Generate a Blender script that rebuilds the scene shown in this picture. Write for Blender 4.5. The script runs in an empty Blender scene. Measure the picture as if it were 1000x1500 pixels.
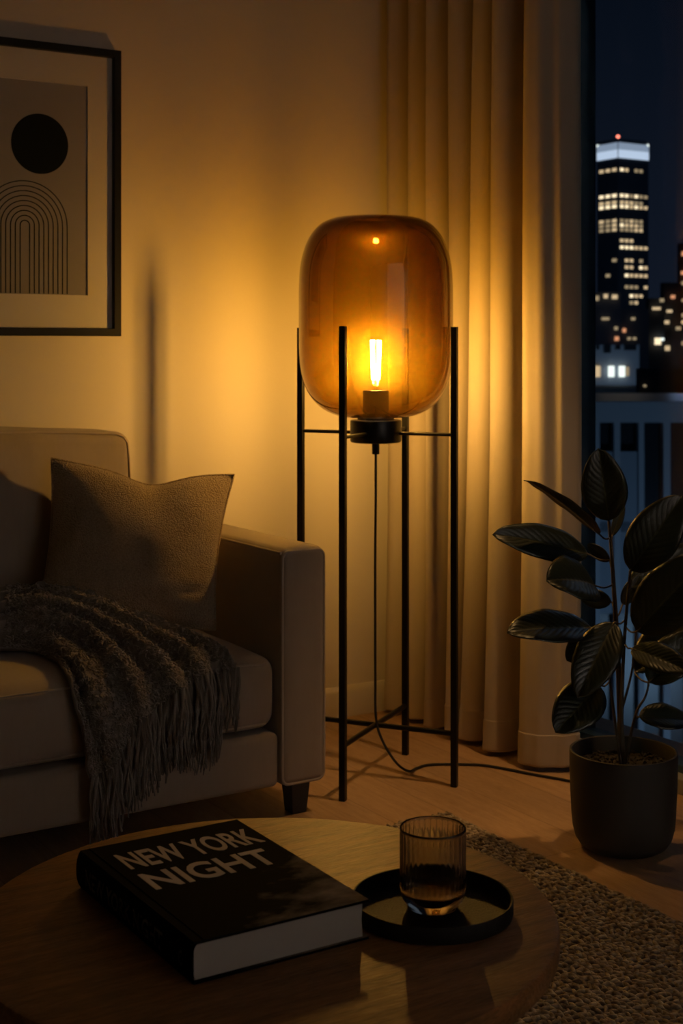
import bpy, bmesh, math, random
import numpy as np
from mathutils import Vector, Matrix, noise

random.seed(7)
rng = np.random.default_rng(7)
C = bpy.context.scene.collection
PI = math.pi
R = math.radians

# ------------------------------------------------------------------ materials
def new_mat(name):
    m = bpy.data.materials.new(name)
    m.use_nodes = True
    nt = m.node_tree
    nt.nodes.clear()
    return m, nt

def N(nt, typ, ins=None, **props):
    n = nt.nodes.new(typ)
    for k, v in props.items():
        setattr(n, k, v)
    for k, v in (ins or {}).items():
        if isinstance(v, bpy.types.NodeSocket):
            nt.links.new(v, n.inputs[k])
        else:
            n.inputs[k].default_value = v
    return n

def c4(c):
    return (c[0], c[1], c[2], 1.0)

def out(nt, sh):
    o = nt.nodes.new('ShaderNodeOutputMaterial')
    nt.links.new(sh, o.inputs['Surface'])

def coords(nt, scale=(1, 1, 1), kind='Object', rot=(0, 0, 0)):
    t = N(nt, 'ShaderNodeTexCoord')
    mp = N(nt, 'ShaderNodeMapping', {'Vector': t.outputs[kind], 'Scale': scale, 'Rotation': rot})
    return mp.outputs[0]

def mix_col(nt, fac, a, b):
    m = nt.nodes.new('ShaderNodeMix')
    m.data_type = 'RGBA'
    for i, v in ((0, fac), (6, a), (7, b)):
        if isinstance(v, bpy.types.NodeSocket):
            nt.links.new(v, m.inputs[i])
        else:
            m.inputs[i].default_value = c4(v) if i else v
    return m.outputs[2]

def math_(nt, op, a, b=0.0, c=0.0, clamp=False):
    m = nt.nodes.new('ShaderNodeMath')
    m.operation = op
    m.use_clamp = clamp
    for i, v in ((0, a), (1, b), (2, c)):
        if isinstance(v, bpy.types.NodeSocket):
            nt.links.new(v, m.inputs[i])
        else:
            m.inputs[i].default_value = v
    return m.outputs[0]

def plain(name, col, rough=.6, metal=0., spec=.5, noise_scale=60, noise_amt=.12, bump=0., sheen=0.):
    m, nt = new_mat(name)
    v = coords(nt)
    nz = N(nt, 'ShaderNodeTexNoise', {'Vector': v, 'Scale': noise_scale, 'Detail': 4.})
    col2 = tuple(c * (1 - noise_amt) for c in col)
    cc = mix_col(nt, nz.outputs['Fac'], col, col2)
    p = N(nt, 'ShaderNodeBsdfPrincipled', {'Base Color': cc, 'Roughness': rough, 'Metallic': metal, 'Specular IOR Level': spec, 'Sheen Weight': sheen})
    if bump:
        b = N(nt, 'ShaderNodeBump', {'Height': nz.outputs['Fac'], 'Strength': bump, 'Distance': .002})
        nt.links.new(b.outputs[0], p.inputs['Normal'])
    out(nt, p.outputs[0])
    return m

def woven(name, col, col2, scale=420, bump=.35, sheen=.15, rough=.9, slub=18., dist=.0012):
    """cloth: two crossed thread waves with slubs"""
    m, nt = new_mat(name)
    v = coords(nt)
    big = N(nt, 'ShaderNodeTexNoise', {'Vector': v, 'Scale': slub, 'Detail': 3.})
    jit = N(nt, 'ShaderNodeTexNoise', {'Vector': v, 'Scale': 90., 'Detail': 2.})
    sep = N(nt, 'ShaderNodeSeparateXYZ', {'Vector': v})
    xz = math_(nt, 'ADD', sep.outputs[0], math_(nt, 'MULTIPLY', sep.outputs[1], .7))
    zz = math_(nt, 'ADD', sep.outputs[2], math_(nt, 'MULTIPLY', sep.outputs[1], .7))
    j = math_(nt, 'MULTIPLY', jit.outputs['Fac'], 4.)
    wx = math_(nt, 'SINE', math_(nt, 'ADD', math_(nt, 'MULTIPLY', xz, float(scale) * 2), j))
    wz = math_(nt, 'SINE', math_(nt, 'ADD', math_(nt, 'MULTIPLY', zz, float(scale) * 2), j))
    h = math_(nt, 'ADD', math_(nt, 'MULTIPLY', math_(nt, 'MULTIPLY', wx, wz), .35), math_(nt, 'MULTIPLY', jit.outputs['Fac'], 1.3))
    stretch = N(nt, 'ShaderNodeTexNoise', {'Vector': coords(nt, (140, 140, 14)), 'Scale': 1., 'Detail': 3.})
    f = math_(nt, 'ADD', math_(nt, 'MULTIPLY', big.outputs['Fac'], .5), math_(nt, 'MULTIPLY', stretch.outputs['Fac'], .5))
    cc = mix_col(nt, f, col, col2)
    b = N(nt, 'ShaderNodeBump', {'Height': h, 'Strength': bump, 'Distance': dist})
    p = N(nt, 'ShaderNodeBsdfPrincipled', {'Base Color': cc, 'Roughness': rough, 'Specular IOR Level': .2, 'Sheen Weight': sheen, 'Sheen Roughness': .5, 'Normal': b.outputs[0]})
    out(nt, p.outputs[0])
    return m

def nubby(name, col, col2, scale, bump):
    """coarse basket cloth: irregular little nubs in rows"""
    m, nt = new_mat(name)
    v = coords(nt, (1.0, 1.0, 1.35))
    vo = N(nt, 'ShaderNodeTexVoronoi', {'Vector': v, 'Scale': float(scale), 'Randomness': .75})
    nz = N(nt, 'ShaderNodeTexNoise', {'Vector': v, 'Scale': scale * 1.7, 'Detail': 2.})
    st = N(nt, 'ShaderNodeTexNoise', {'Vector': coords(nt, (70, 70, 6)), 'Scale': 1., 'Detail': 2.})
    h = math_(nt, 'ADD', math_(nt, 'MULTIPLY', math_(nt, 'SUBTRACT', 1., vo.outputs['Distance']), 1.), math_(nt, 'MULTIPLY', nz.outputs['Fac'], .6))
    f = math_(nt, 'ADD', math_(nt, 'MULTIPLY', vo.outputs['Distance'], .8), math_(nt, 'MULTIPLY', st.outputs['Fac'], .35), clamp=True)
    cc = mix_col(nt, f, col, col2)
    b = N(nt, 'ShaderNodeBump', {'Height': h, 'Strength': bump, 'Distance': .0035})
    p = N(nt, 'ShaderNodeBsdfPrincipled', {'Base Color': cc, 'Roughness': .9, 'Specular IOR Level': .2, 'Sheen Weight': .1, 'Normal': b.outputs[0]})
    out(nt, p.outputs[0])
    return m

def emit(name, col, strength):
    m, nt = new_mat(name)
    e = N(nt, 'ShaderNodeEmission', {'Color': c4(col), 'Strength': strength})
    out(nt, e.outputs[0])
    return m

def thin_glass(name, tint, refl=1.0, haze=0., haze_col=(1, .7, .3), soft=0., edge=True, deepen=None):
    """a thin pane: tinted straight-through light, longer path near grazing, fresnel mirror, a little haze"""
    m, nt = new_mat(name)
    geo = N(nt, 'ShaderNodeNewGeometry')
    dt = N(nt, 'ShaderNodeVectorMath', {0: geo.outputs['Normal'], 1: geo.outputs['Incoming']}, operation='DOT_PRODUCT')
    ca = math_(nt, 'MAXIMUM', math_(nt, 'ABSOLUTE', dt.outputs['Value']), .16)
    pw = math_(nt, 'DIVIDE', 1., ca) if edge else 1.
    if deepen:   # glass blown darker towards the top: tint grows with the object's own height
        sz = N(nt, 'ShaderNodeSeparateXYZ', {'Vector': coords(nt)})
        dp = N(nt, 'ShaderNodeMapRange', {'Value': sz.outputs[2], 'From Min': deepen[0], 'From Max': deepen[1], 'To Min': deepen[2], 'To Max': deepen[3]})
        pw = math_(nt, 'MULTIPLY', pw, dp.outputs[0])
    ch = [math_(nt, 'POWER', t, pw) for t in tint]
    cmb = N(nt, 'ShaderNodeCombineColor', {0: ch[0], 1: ch[1], 2: ch[2]})
    tr = N(nt, 'ShaderNodeBsdfTransparent', {'Color': cmb.outputs[0]})
    sh = tr.outputs[0]
    if haze:
        tl = N(nt, 'ShaderNodeBsdfTranslucent', {'Color': c4(haze_col)})
        df = N(nt, 'ShaderNodeBsdfDiffuse', {'Color': c4(haze_col)})
        hz = N(nt, 'ShaderNodeMixShader', {0: .5, 1: tl.outputs[0], 2: df.outputs[0]})
        mx = N(nt, 'ShaderNodeMixShader', {0: haze, 1: sh, 2: hz.outputs[0]})
        sh = mx.outputs[0]
    if soft:   # faint ripples in blown glass smear the lamp's reflection
        g2 = N(nt, 'ShaderNodeBsdfGlossy', {'Color': (1, .60, .10, 1), 'Roughness': .42})
        ms = N(nt, 'ShaderNodeMixShader', {0: soft, 1: sh, 2: g2.outputs[0]})
        sh = ms.outputs[0]
    # Schlick's reflectance from the angle itself: the same from both sides
    sch = math_(nt, 'ADD', .045, math_(nt, 'MULTIPLY', .955, math_(nt, 'POWER', math_(nt, 'SUBTRACT', 1., ca), 5.)))
    gl = N(nt, 'ShaderNodeBsdfGlossy', {'Color': (1, 1, 1, 1), 'Roughness': .015})
    mx = N(nt, 'ShaderNodeMixShader', {0: math_(nt, 'MULTIPLY', sch, refl), 1: sh, 2: gl.outputs[0]})
    out(nt, mx.outputs[0])
    return m

def m_wall():
    m, nt = new_mat('painted_plaster')
    v = coords(nt)
    nz = N(nt, 'ShaderNodeTexNoise', {'Vector': v, 'Scale': 190., 'Detail': 4.})
    n2 = N(nt, 'ShaderNodeTexNoise', {'Vector': v, 'Scale': 1.6, 'Detail': 3.})
    cc = mix_col(nt, n2.outputs['Fac'], (.74, .67, .58), (.68, .615, .53))
    b = N(nt, 'ShaderNodeBump', {'Height': nz.outputs['Fac'], 'Strength': .10, 'Distance': .002})
    p = N(nt, 'ShaderNodeBsdfPrincipled', {'Base Color': cc, 'Roughness': .75, 'Specular IOR Level': .25, 'Normal': b.outputs[0]})
    out(nt, p.outputs[0])
    return m

def m_wood(name, c1, c2, stretch, planks=None, rough=.4, bump=.12, turn=0., spec=.45, tint=(1, 1, 1)):
    m, nt = new_mat(name)
    v = coords(nt)
    vs = coords(nt, stretch, rot=(0, 0, turn))
    n1 = N(nt, 'ShaderNodeTexNoise', {'Vector': vs, 'Scale': 5., 'Detail': 8., 'Roughness': .62, 'Distortion': .35})
    n2 = N(nt, 'ShaderNodeTexNoise', {'Vector': coords(nt, tuple(s * 7 for s in stretch), rot=(0, 0, turn)), 'Scale': 5., 'Detail': 3.})
    f = math_(nt, 'ADD', math_(nt, 'MULTIPLY', n1.outputs['Fac'], .65), math_(nt, 'MULTIPLY', n2.outputs['Fac'], .35))
    ramp = N(nt, 'ShaderNodeMapRange', {'Value': f, 'From Min': .36, 'From Max': .64})
    cc = mix_col(nt, ramp.outputs[0], c1, c2)
    h = n2.outputs['Fac']
    if planks:
        br = N(nt, 'ShaderNodeTexBrick', {'Vector': coords(nt, (1, 1, 1), rot=(0, 0, PI / 2)), 'Color1': (.86, .86, .86, 1), 'Color2': (1.08, 1.06, 1.04, 1), 'Mortar': (.58, .54, .50, 1),
                                          'Scale': 1., 'Mortar Size': .0011, 'Mortar Smooth': .3, 'Brick Width': planks[0], 'Row Height': planks[1]}, offset=.37, offset_frequency=2)
        mm = nt.nodes.new('ShaderNodeMix')
        mm.data_type = 'RGBA'
        mm.blend_type = 'MULTIPLY'
        mm.inputs[0].default_value = 1.
        nt.links.new(cc, mm.inputs[6])
        nt.links.new(br.outputs['Color'], mm.inputs[7])
        cc = mm.outputs[2]
        h = math_(nt, 'SUBTRACT', math_(nt, 'MULTIPLY', h, .3), br.outputs['Fac'])
    b = N(nt, 'ShaderNodeBump', {'Height': h, 'Strength': bump, 'Distance': .002})
    rr = N(nt, 'ShaderNodeMapRange', {'Value': n2.outputs['Fac'], 'From Min': .3, 'From Max': .7, 'To Min': rough - .06, 'To Max': rough + .08})
    p = N(nt, 'ShaderNodeBsdfPrincipled', {'Base Color': cc, 'Roughness': rr.outputs[0], 'Specular IOR Level': spec, 'Specular Tint': c4(tint), 'Normal': b.outputs[0]})
    out(nt, p.outputs[0])
    return m

M = {}
M['wall'] = m_wall()
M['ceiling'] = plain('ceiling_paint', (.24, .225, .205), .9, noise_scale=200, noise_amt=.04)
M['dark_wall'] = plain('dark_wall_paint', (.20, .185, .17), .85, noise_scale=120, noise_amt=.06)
M['trim'] = plain('trim_paint', (.68, .62, .54), .5, noise_scale=40, noise_amt=.04)
M['floor'] = m_wood('oak_floor', (.47, .31, .185), (.36, .23, .13), (12, .9, 12), planks=(1.9, .145), rough=.42, bump=.18)
M['table'] = m_wood('walnut_stained_oak', (.23, .105, .036), (.080, .036, .012), (1.3, 15, 15), rough=.45, bump=.5, turn=R(30), spec=.36, tint=(1, .60, .24))
M['sofa'] = woven('sofa_linen', (.36, .29, .23), (.29, .235, .185), 1300, .20)
M['pipe'] = woven('sofa_piping_cloth', (.42, .345, .275), (.36, .29, .23), 1300, .2)
M['pillow'] = nubby('pillow_coarse_weave', (.40, .30, .195), (.20, .142, .088), 250., 1.0)
M['throw'] = woven('throw_knit_wool', (.26, .215, .175), (.10, .084, .070), 900, .8, sheen=.2, slub=70., dist=.002)
M['fringe'] = woven('throw_fringe_wool', (.19, .165, .14), (.12, .10, .085), 500, .4, sheen=.3)
M['curtain'] = woven('curtain_linen', (.52, .45, .37), (.45, .385, .315), 1500, .12, sheen=.05)
M['black_metal'] = plain('black_powder_coat', (.012, .011, .010), .38, .6, noise_amt=.1)
M['black_wood'] = plain('black_stained_wood', (.012, .010, .009), .45, noise_amt=.2)
M['frame'] = plain('black_frame_lacquer', (.006, .0055, .005), .55, spec=.2)
M['cable'] = plain('black_textile_cable', (.012, .010, .009), .7, noise_scale=600, noise_amt=.4, bump=.3)
M['socket'] = plain('dark_bronze_socket', (.055, .040, .028), .5, .5)
M['mat_board'] = plain('mat_board', (.58, .545, .51), .9, noise_scale=300, noise_amt=.03)
M['print'] = plain('print_paper', (.25, .232, .222), .9, noise_scale=9, noise_amt=.10)
M['ink'] = plain('print_ink', (.008, .010, .012), .9, spec=.1, noise_scale=300, noise_amt=.1)
M['pot'] = plain('matt_charcoal_ceramic', (.030, .026, .022), .62, noise_scale=260, noise_amt=.15, bump=.08)
M['soil'] = plain('potting_soil', (.018, .011, .007), .95, noise_scale=120, noise_amt=.7, bump=.8)
M['stem'] = plain('plant_stem', (.060, .042, .022), .6, noise_scale=90, noise_amt=.4, bump=.3)
M['tray'] = plain('black_metal_tray', (.012, .010, .008), .50, .0, .09, noise_scale=420, noise_amt=.3, bump=.5)
M['page'] = plain('book_pages', (.31, .28, .25), .85, noise_scale=30, noise_amt=.08)
M['letter'] = plain('printed_lettering', (.60, .52, .45), .7, spec=.1, noise_scale=40, noise_amt=.06)
M['letter_dim'] = plain('spine_lettering', (.11, .095, .08), .6, noise_scale=40, noise_amt=.06)
M['win_frame'] = plain('anthracite_window_metal', (.028, .060, .105), .4, .0)
M['sill'] = plain('pale_stone_sill', (.30, .31, .33), .5)
M['rug'] = None
M['bulb_glass'] = thin_glass('clear_bulb_glass', (.985, .96, .90), refl=.8, haze=.0016, haze_col=(1, .62, .14))
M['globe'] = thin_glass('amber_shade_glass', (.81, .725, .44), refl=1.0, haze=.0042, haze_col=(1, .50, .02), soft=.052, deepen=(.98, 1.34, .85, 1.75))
M['pane'] = thin_glass('window_glass', (.95, .96, .97), refl=.45)
M['filament'] = emit('led_filament', (1., .64, .30), 1580.)

# rug yarn
m, nt = new_mat('jute_yarn')
oi = N(nt, 'ShaderNodeTexNoise', {'Vector': coords(nt), 'Scale': 75., 'Detail': 2.})
fine = N(nt, 'ShaderNodeTexNoise', {'Vector': coords(nt), 'Scale': 900., 'Detail': 2.})
rp = N(nt, 'ShaderNodeMapRange', {'Value': oi.outputs['Fac'], 'From Min': .33, 'From Max': .67})
cc = mix_col(nt, rp.outputs[0], (.17, .12, .075), (.50, .41, .30))
b = N(nt, 'ShaderNodeBump', {'Height': fine.outputs['Fac'], 'Strength': .5, 'Distance': .001})
p = N(nt, 'ShaderNodeBsdfPrincipled', {'Base Color': cc, 'Roughness': .9, 'Specular IOR Level': .2, 'Normal': b.outputs[0]})
out(nt, p.outputs[0])
M['rug'] = m

# leaf: dark glossy green, paler side veins and midrib from the leaf's own UV
m, nt = new_mat('rubber_plant_leaf')
uv = N(nt, 'ShaderNodeTexCoord')
sp = N(nt, 'ShaderNodeSeparateXYZ', {'Vector': uv.outputs['UV']})
ax = math_(nt, 'ABSOLUTE', math_(nt, 'SUBTRACT', sp.outputs[0], .5))
diag = math_(nt, 'SUBTRACT', math_(nt, 'MULTIPLY', sp.outputs[1], 36.), math_(nt, 'MULTIPLY', ax, 22.))
vein = math_(nt, 'POWER', math_(nt, 'ABSOLUTE', math_(nt, 'SINE', diag)), 6.)
mid = math_(nt, 'LESS_THAN', ax, .022)
nz = N(nt, 'ShaderNodeTexNoise', {'Vector': coords(nt), 'Scale': 30., 'Detail': 3.})
base = mix_col(nt, nz.outputs['Fac'], (.008, .012, .006), (.014, .018, .008))
base = mix_col(nt, mid, base, (.045, .045, .02))
hh = math_(nt, 'SUBTRACT', math_(nt, 'MULTIPLY', math_(nt, 'ABSOLUTE', math_(nt, 'SINE', diag)), 1.), math_(nt, 'MULTIPLY', mid, .6))
b = N(nt, 'ShaderNodeBump', {'Height': hh, 'Strength': .10, 'Distance': .005})
p = N(nt, 'ShaderNodeBsdfPrincipled', {'Base Color': base, 'Roughness': .34, 'Specular IOR Level': .5, 'Normal': b.outputs[0]})
out(nt, p.outputs[0])
M['leaf'] = m

# book cover: black print with a pale clouded patch of skyline towards the lower outer corner
m, nt = new_mat('photographic_book_cover')
v = coords(nt)
s3 = N(nt, 'ShaderNodeSeparateXYZ', {'Vector': v})
nz = N(nt, 'ShaderNodeTexNoise', {'Vector': coords(nt, (13, 22, 1)), 'Scale': 1., 'Detail': 7., 'Roughness': .62})
# pale band grows with +x and -y
g = math_(nt, 'ADD', math_(nt, 'MULTIPLY', s3.outputs[0], 5.0), math_(nt, 'MULTIPLY', s3.outputs[1], -5.2))
g = math_(nt, 'ADD', g, math_(nt, 'MULTIPLY', math_(nt, 'SUBTRACT', nz.outputs['Fac'], .5), 2.6))
mr = N(nt, 'ShaderNodeMapRange', {'Value': g, 'From Min': .62, 'From Max': 1.6})
top = N(nt, 'ShaderNodeNewGeometry')
sn = N(nt, 'ShaderNodeSeparateXYZ', {'Vector': top.outputs['Normal']})
up = math_(nt, 'GREATER_THAN', sn.outputs[2], .6)
fac = math_(nt, 'MULTIPLY', mr.outputs[0], up)
cc = mix_col(nt, fac, (.006, .0055, .005), (.30, .235, .17))
p = N(nt, 'ShaderNodeBsdfPrincipled', {'Base Color': cc, 'Roughness': .75, 'Specular IOR Level': .008})
out(nt, p.outputs[0])
M['cover'] = m

# smoked tumbler glass
m, nt = new_mat('smoked_ribbed_glass')
g = N(nt, 'ShaderNodeBsdfGlass', {'Color': (.62, .58, .54, 1), 'Roughness': .0, 'IOR': 1.45})
out(nt, g.outputs[0])
M['smoke_base'] = m
m, nt = new_mat('smoked_ribbed_glass_wall')
g = N(nt, 'ShaderNodeBsdfGlass', {'Color': (.90, .87, .81, 1), 'Roughness': .0, 'IOR': 1.45})
out(nt, g.outputs[0])
M['smoke'] = m

def facade(name, col, rough=.8):
    return plain(name, col, rough, noise_scale=.15, noise_amt=.25)
M['tower'] = facade('tower_dark_glass', (.10, .13, .17), .6)
M['dark_block'] = facade('far_block_dark', (.06, .07, .09))
M['pale_block'] = facade('pale_masonry', (.30, .34, .40))
M['concrete'] = facade('pale_concrete', (.42, .45, .50))
M['dark_glass'] = plain('unlit_glass', (.010, .013, .018), .3)
M['asphalt'] = facade('night_ground', (.012, .013, .016))
M['crown'] = emit('lit_tower_crown', (.66, .80, 1.), .85)
M['crown_dim'] = emit('lit_tower_crown_upper', (.60, .76, 1.), .42)
LIT = [emit('lit_window_a', (1., .74, .42), .38), emit('lit_window_b', (1., .72, .40), .75), emit('lit_window_c', (1., .78, .48), 1.5)]
M['lit_white'] = emit('lit_window_white', (.88, .95, .86), 1.5)
M['lit_red'] = emit('beacon_red', (1., .22, .14), 3.)
M['lit_orange'] = emit('lit_window_orange', (1., .42, .20), .8)

# ------------------------------------------------------------------ geometry helpers
class MB:
    def __init__(s):
        s.v, s.f, s.uv = [], [], None
    def add(s, v, f):
        o = len(s.v)
        s.v += [tuple(p) for p in v]
        s.f += [tuple(i + o for i in q) for q in f]
        return s
    def box(s, x0, x1, y0, y1, z0, z1):
        v = [(x, y, z) for x in (x0, x1) for y in (y0, y1) for z in (z0, z1)]
        f = [(0, 1, 3, 2), (4, 6, 7, 5), (0, 4, 5, 1), (2, 3, 7, 6), (0, 2, 6, 4), (1, 5, 7, 3)]
        return s.add(v, f)
    def tube(s, pts, r, n=10, cap=True, closed=False):
        pts = [Vector(p) for p in pts]
        k = len(pts)
        rad = r if isinstance(r, (list, tuple)) else [r] * k
        up = None
        vs, fs = [], []
        for i in range(k):
            if closed:
                t = pts[(i + 1) % k] - pts[i - 1]
            else:
                t = pts[min(i + 1, k - 1)] - pts[max(i - 1, 0)]
            if t.length < 1e-9:
                t = Vector((0, 0, 1))
            t.normalize()
            if up is None:
                up = Vector((0, 0, 1)) if abs(t.z) < .9 else Vector((1, 0, 0))
            a = up - t * up.dot(t)
            if a.length < 1e-5:
                a = t.orthogonal()
            a.normalize()
            up = a
            b = t.cross(a)
            for j in range(n):
                q = 2 * PI * j / n
                vs.append(pts[i] + (a * math.cos(q) + b * math.sin(q)) * rad[i])
        m = k if closed else k - 1
        for i in range(m):
            i2 = (i + 1) % k
            for j in range(n):
                j2 = (j + 1) % n
                fs.append((i * n + j, i * n + j2, i2 * n + j2, i2 * n + j))
        if cap and not closed:
            fs.append(tuple(range(n - 1, -1, -1)))
            fs.append(tuple((k - 1) * n + j for j in range(n)))
        return s.add(vs, fs)
    def lathe(s, prof, c=(0, 0, 0), n=64, flute=None):
        vs, fs = [], []
        for i, (r, z) in enumerate(prof):
            for j in range(n):
                q = 2 * PI * j / n
                rr = r + (flute(q, z, i) if flute else 0.)
                vs.append((c[0] + rr * math.cos(q), c[1] + rr * math.sin(q), c[2] + z))
        for i in range(len(prof) - 1):
            for j in range(n):
                j2 = (j + 1) % n
                fs.append((i * n + j, i * n + j2, (i + 1) * n + j2, (i + 1) * n + j))
        if prof[0][0] > 1e-6:
            pass
        return s.add(vs, fs)
    def grid(s, P, close_u=False):
        """P[i][j] points"""
        a, b = len(P), len(P[0])
        vs = [p for row in P for p in row]
        fs = []
        for i in range(a if close_u else a - 1):
            for j in range(b - 1):
                i2 = (i + 1) % a
                fs.append((i * b + j, i2 * b + j, i2 * b + j + 1, i * b + j + 1))
        return s.add(vs, fs)
    def build(s, name, mat, parent=None, smooth=None, bevel=0., seg=2):
        me = bpy.data.meshes.new(name)
        me.from_pydata([tuple(p) for p in s.v], [], s.f)
        me.update()
        bm = bmesh.new()
        bm.from_mesh(me)
        bmesh.ops.remove_doubles(bm, verts=bm.verts, dist=1e-6)
        bmesh.ops.recalc_face_normals(bm, faces=bm.faces)
        if bevel:
            es = [e for e in bm.edges if len(e.link_faces) == 2 and e.calc_face_angle(0) > R(40)]
            bmesh.ops.bevel(bm, geom=es, offset=bevel, segments=seg, affect='EDGES', profile=.5, clamp_overlap=True)
        bm.to_mesh(me)
        bm.free()
        return link(name, me, mat, parent, smooth)

def link(name, me, mat, parent=None, smooth=None):
    me.materials.append(mat)
    if smooth:
        me.polygons.foreach_set('use_smooth', [True] * len(me.polygons))
        me.set_sharp_from_angle(angle=R(smooth))
    o = bpy.data.objects.new(name, me)
    C.objects.link(o)
    if parent is not None:
        o.parent = parent
        # vertices are given in world metres: keep them there
        o.location = -(parent.location)
        if any(abs(a) > 1e-9 for a in parent.rotation_euler) or parent.parent is not None:
            raise RuntimeError('unexpected parent')
    return o

def sub(o):
    """a sub-part's own mesh is already in world metres and its parent part sits at -thing.location: no offset"""
    o.location = (0, 0, 0)
    return o

def sublink(mb, name, mat, part, **k):
    o = mb.build(name, mat, None, **k)
    o.parent = part
    return o

def thing(name, loc, label, cat, group=None):
    o = bpy.data.objects.new(name, None)
    o.location = loc
    o.empty_display_size = .1
    C.objects.link(o)
    return tag(o, label, cat, group)

def tag(o, label, cat, group=None):
    o['label'] = label
    o['category'] = cat
    if group:
        o['group'] = group
    return o

def struct(o):
    o['kind'] = 'structure'
    return o

def rstops(h, r, inner, k=4):
    a = [-h + r * (1 - math.cos(t * PI / 2 / k)) if False else -h + r * t / k for t in range(k + 1)]
    b = list(np.linspace(-h + r, h - r, inner + 2))[1:-1]
    c_ = [-x for x in a][::-1]
    return a + [float(x) for x in b] + c_

def rbox(mb, x0, x1, y0, y1, z0, z1, r, inner=(8, 6, 4), bulge=None, wob=0., seed=0.):
    """soft rounded box; bulge(u,v,w,p) may move a vertex"""
    h = Vector(((x1 - x0) / 2, (y1 - y0) / 2, (z1 - z0) / 2))
    c = Vector(((x0 + x1) / 2, (y0 + y1) / 2, (z0 + z1) / 2))
    st = [rstops(h[i], min(r, h[i] * .98), inner[i]) for i in range(3)]
    def P(x, y, z):
        p = Vector((x, y, z))
        q = Vector([max(-(h[i] - r), min(h[i] - r, p[i])) for i in range(3)])
        d = p - q
        if d.length > 1e-9:
            # square corner -> round corner
            p = q + d.normalized() * r if max(abs(d.x), abs(d.y), abs(d.z)) > r - 1e-6 else p
        u = Vector([p[i] / h[i] for i in range(3)])
        if bulge:
            p = p + Vector(bulge(u))
        if wob:
            w = noise.noise_vector((p + c) * 5. + Vector((seed, 0, 0)))
            p = p + w * wob
        return p + c
    for ax in range(3):
        a, b = [i for i in range(3) if i != ax]
        for sgn in (-1, 1):
            G = []
            for s_ in st[a]:
                row = []
                for t_ in st[b]:
                    q = [0, 0, 0]
                    q[ax] = sgn * h[ax]
                    q[a] = s_
                    q[b] = t_
                    row.append(P(*q))
                G.append(row)
            mb.grid(G)
    return mb

def rrect(y, x0, x1, z0, z1, r, n=8):
    """closed rounded rectangle in the plane of constant y"""
    pts = []
    for cx, cz, a0 in ((x1 - r, z1 - r, 0), (x0 + r, z1 - r, 90), (x0 + r, z0 + r, 180), (x1 - r, z0 + r, 270)):
        for i in range(n + 1):
            a = R(a0 + 90 * i / n)
            pts.append((cx + r * math.cos(a), y, cz + r * math.sin(a)))
    return pts

def catmull(pts, n):
    pts = [Vector(p) for p in pts]
    res = []
    k = len(pts)
    for i in range(n):
        t = i / (n - 1) * (k - 1)
        a = min(int(t), k - 2)
        f = t - a
        p0, p1, p2, p3 = pts[max(a - 1, 0)], pts[a], pts[a + 1], pts[min(a + 2, k - 1)]
        res.append(.5 * ((2 * p1) + (p2 - p0) * f + (2 * p0 - 5 * p1 + 4 * p2 - p3) * f * f + (3 * p1 - p0 - 3 * p2 + p3) * f ** 3))
    return res

def np_mesh(name, verts, quads, mat, parent=None, smooth=True):
    me = bpy.data.meshes.new(name)
    nv, nq = len(verts), len(quads)
    me.vertices.add(nv)
    me.vertices.foreach_set('co', np.asarray(verts, dtype=np.float32).ravel())
    me.loops.add(nq * 4)
    me.loops.foreach_set('vertex_index', np.asarray(quads, dtype=np.int32).ravel())
    me.polygons.add(nq)
    me.polygons.foreach_set('loop_start', np.arange(0, nq * 4, 4, dtype=np.int32))
    me.update(calc_edges=True)
    me.validate()
    if smooth:
        me.polygons.foreach_set('use_smooth', np.ones(nq, dtype=bool))
    me.materials.append(mat)
    o = bpy.data.objects.new(name, me)
    C.objects.link(o)
    if parent is not None:
        o.parent = parent
        o.location = -parent.location
    return o

def stitches(cen, dirs, nors, length, rad, bend=.25):
    """numpy: many little yarn loops; returns verts, quads"""
    n = len(cen)
    T = np.linspace(-1, 1, 5)
    rr = np.sqrt(np.maximum(1 - T ** 4, .06))
    K = 6
    ang = np.arange(K) * 2 * PI / K
    d = dirs / np.linalg.norm(dirs, axis=1, keepdims=True)
    s = np.cross(nors, d)
    s /= np.linalg.norm(s, axis=1, keepdims=True)
    m = np.cross(d, s)
    L = np.broadcast_to(np.asarray(length, float).reshape(-1, 1), (n, 1))
    Rr = np.broadcast_to(np.asarray(rad, float).reshape(-1, 1), (n, 1))
    V = np.zeros((n, 5, K, 3))
    for i in range(5):
        base = cen + d * L * .5 * T[i] + m * (Rr * (1 - T[i] ** 2) * .9) + s * (Rr * bend * math.sin(T[i] * 2.2))
        for k in range(K):
            V[:, i, k] = base + (s * math.cos(ang[k]) + m * math.sin(ang[k])) * Rr * rr[i]
    idx = np.arange(5 * K).reshape(5, K)
    q = []
    for i in range(4):
        for k in range(K):
            q.append((idx[i, k], idx[i, (k + 1) % K], idx[i + 1, (k + 1) % K], idx[i + 1, k]))
    q = np.array(q)
    Q = (q[None] + (np.arange(n) * 5 * K)[:, None, None]).reshape(-1, 4)
    return V.reshape(-1, 3), Q

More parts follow.
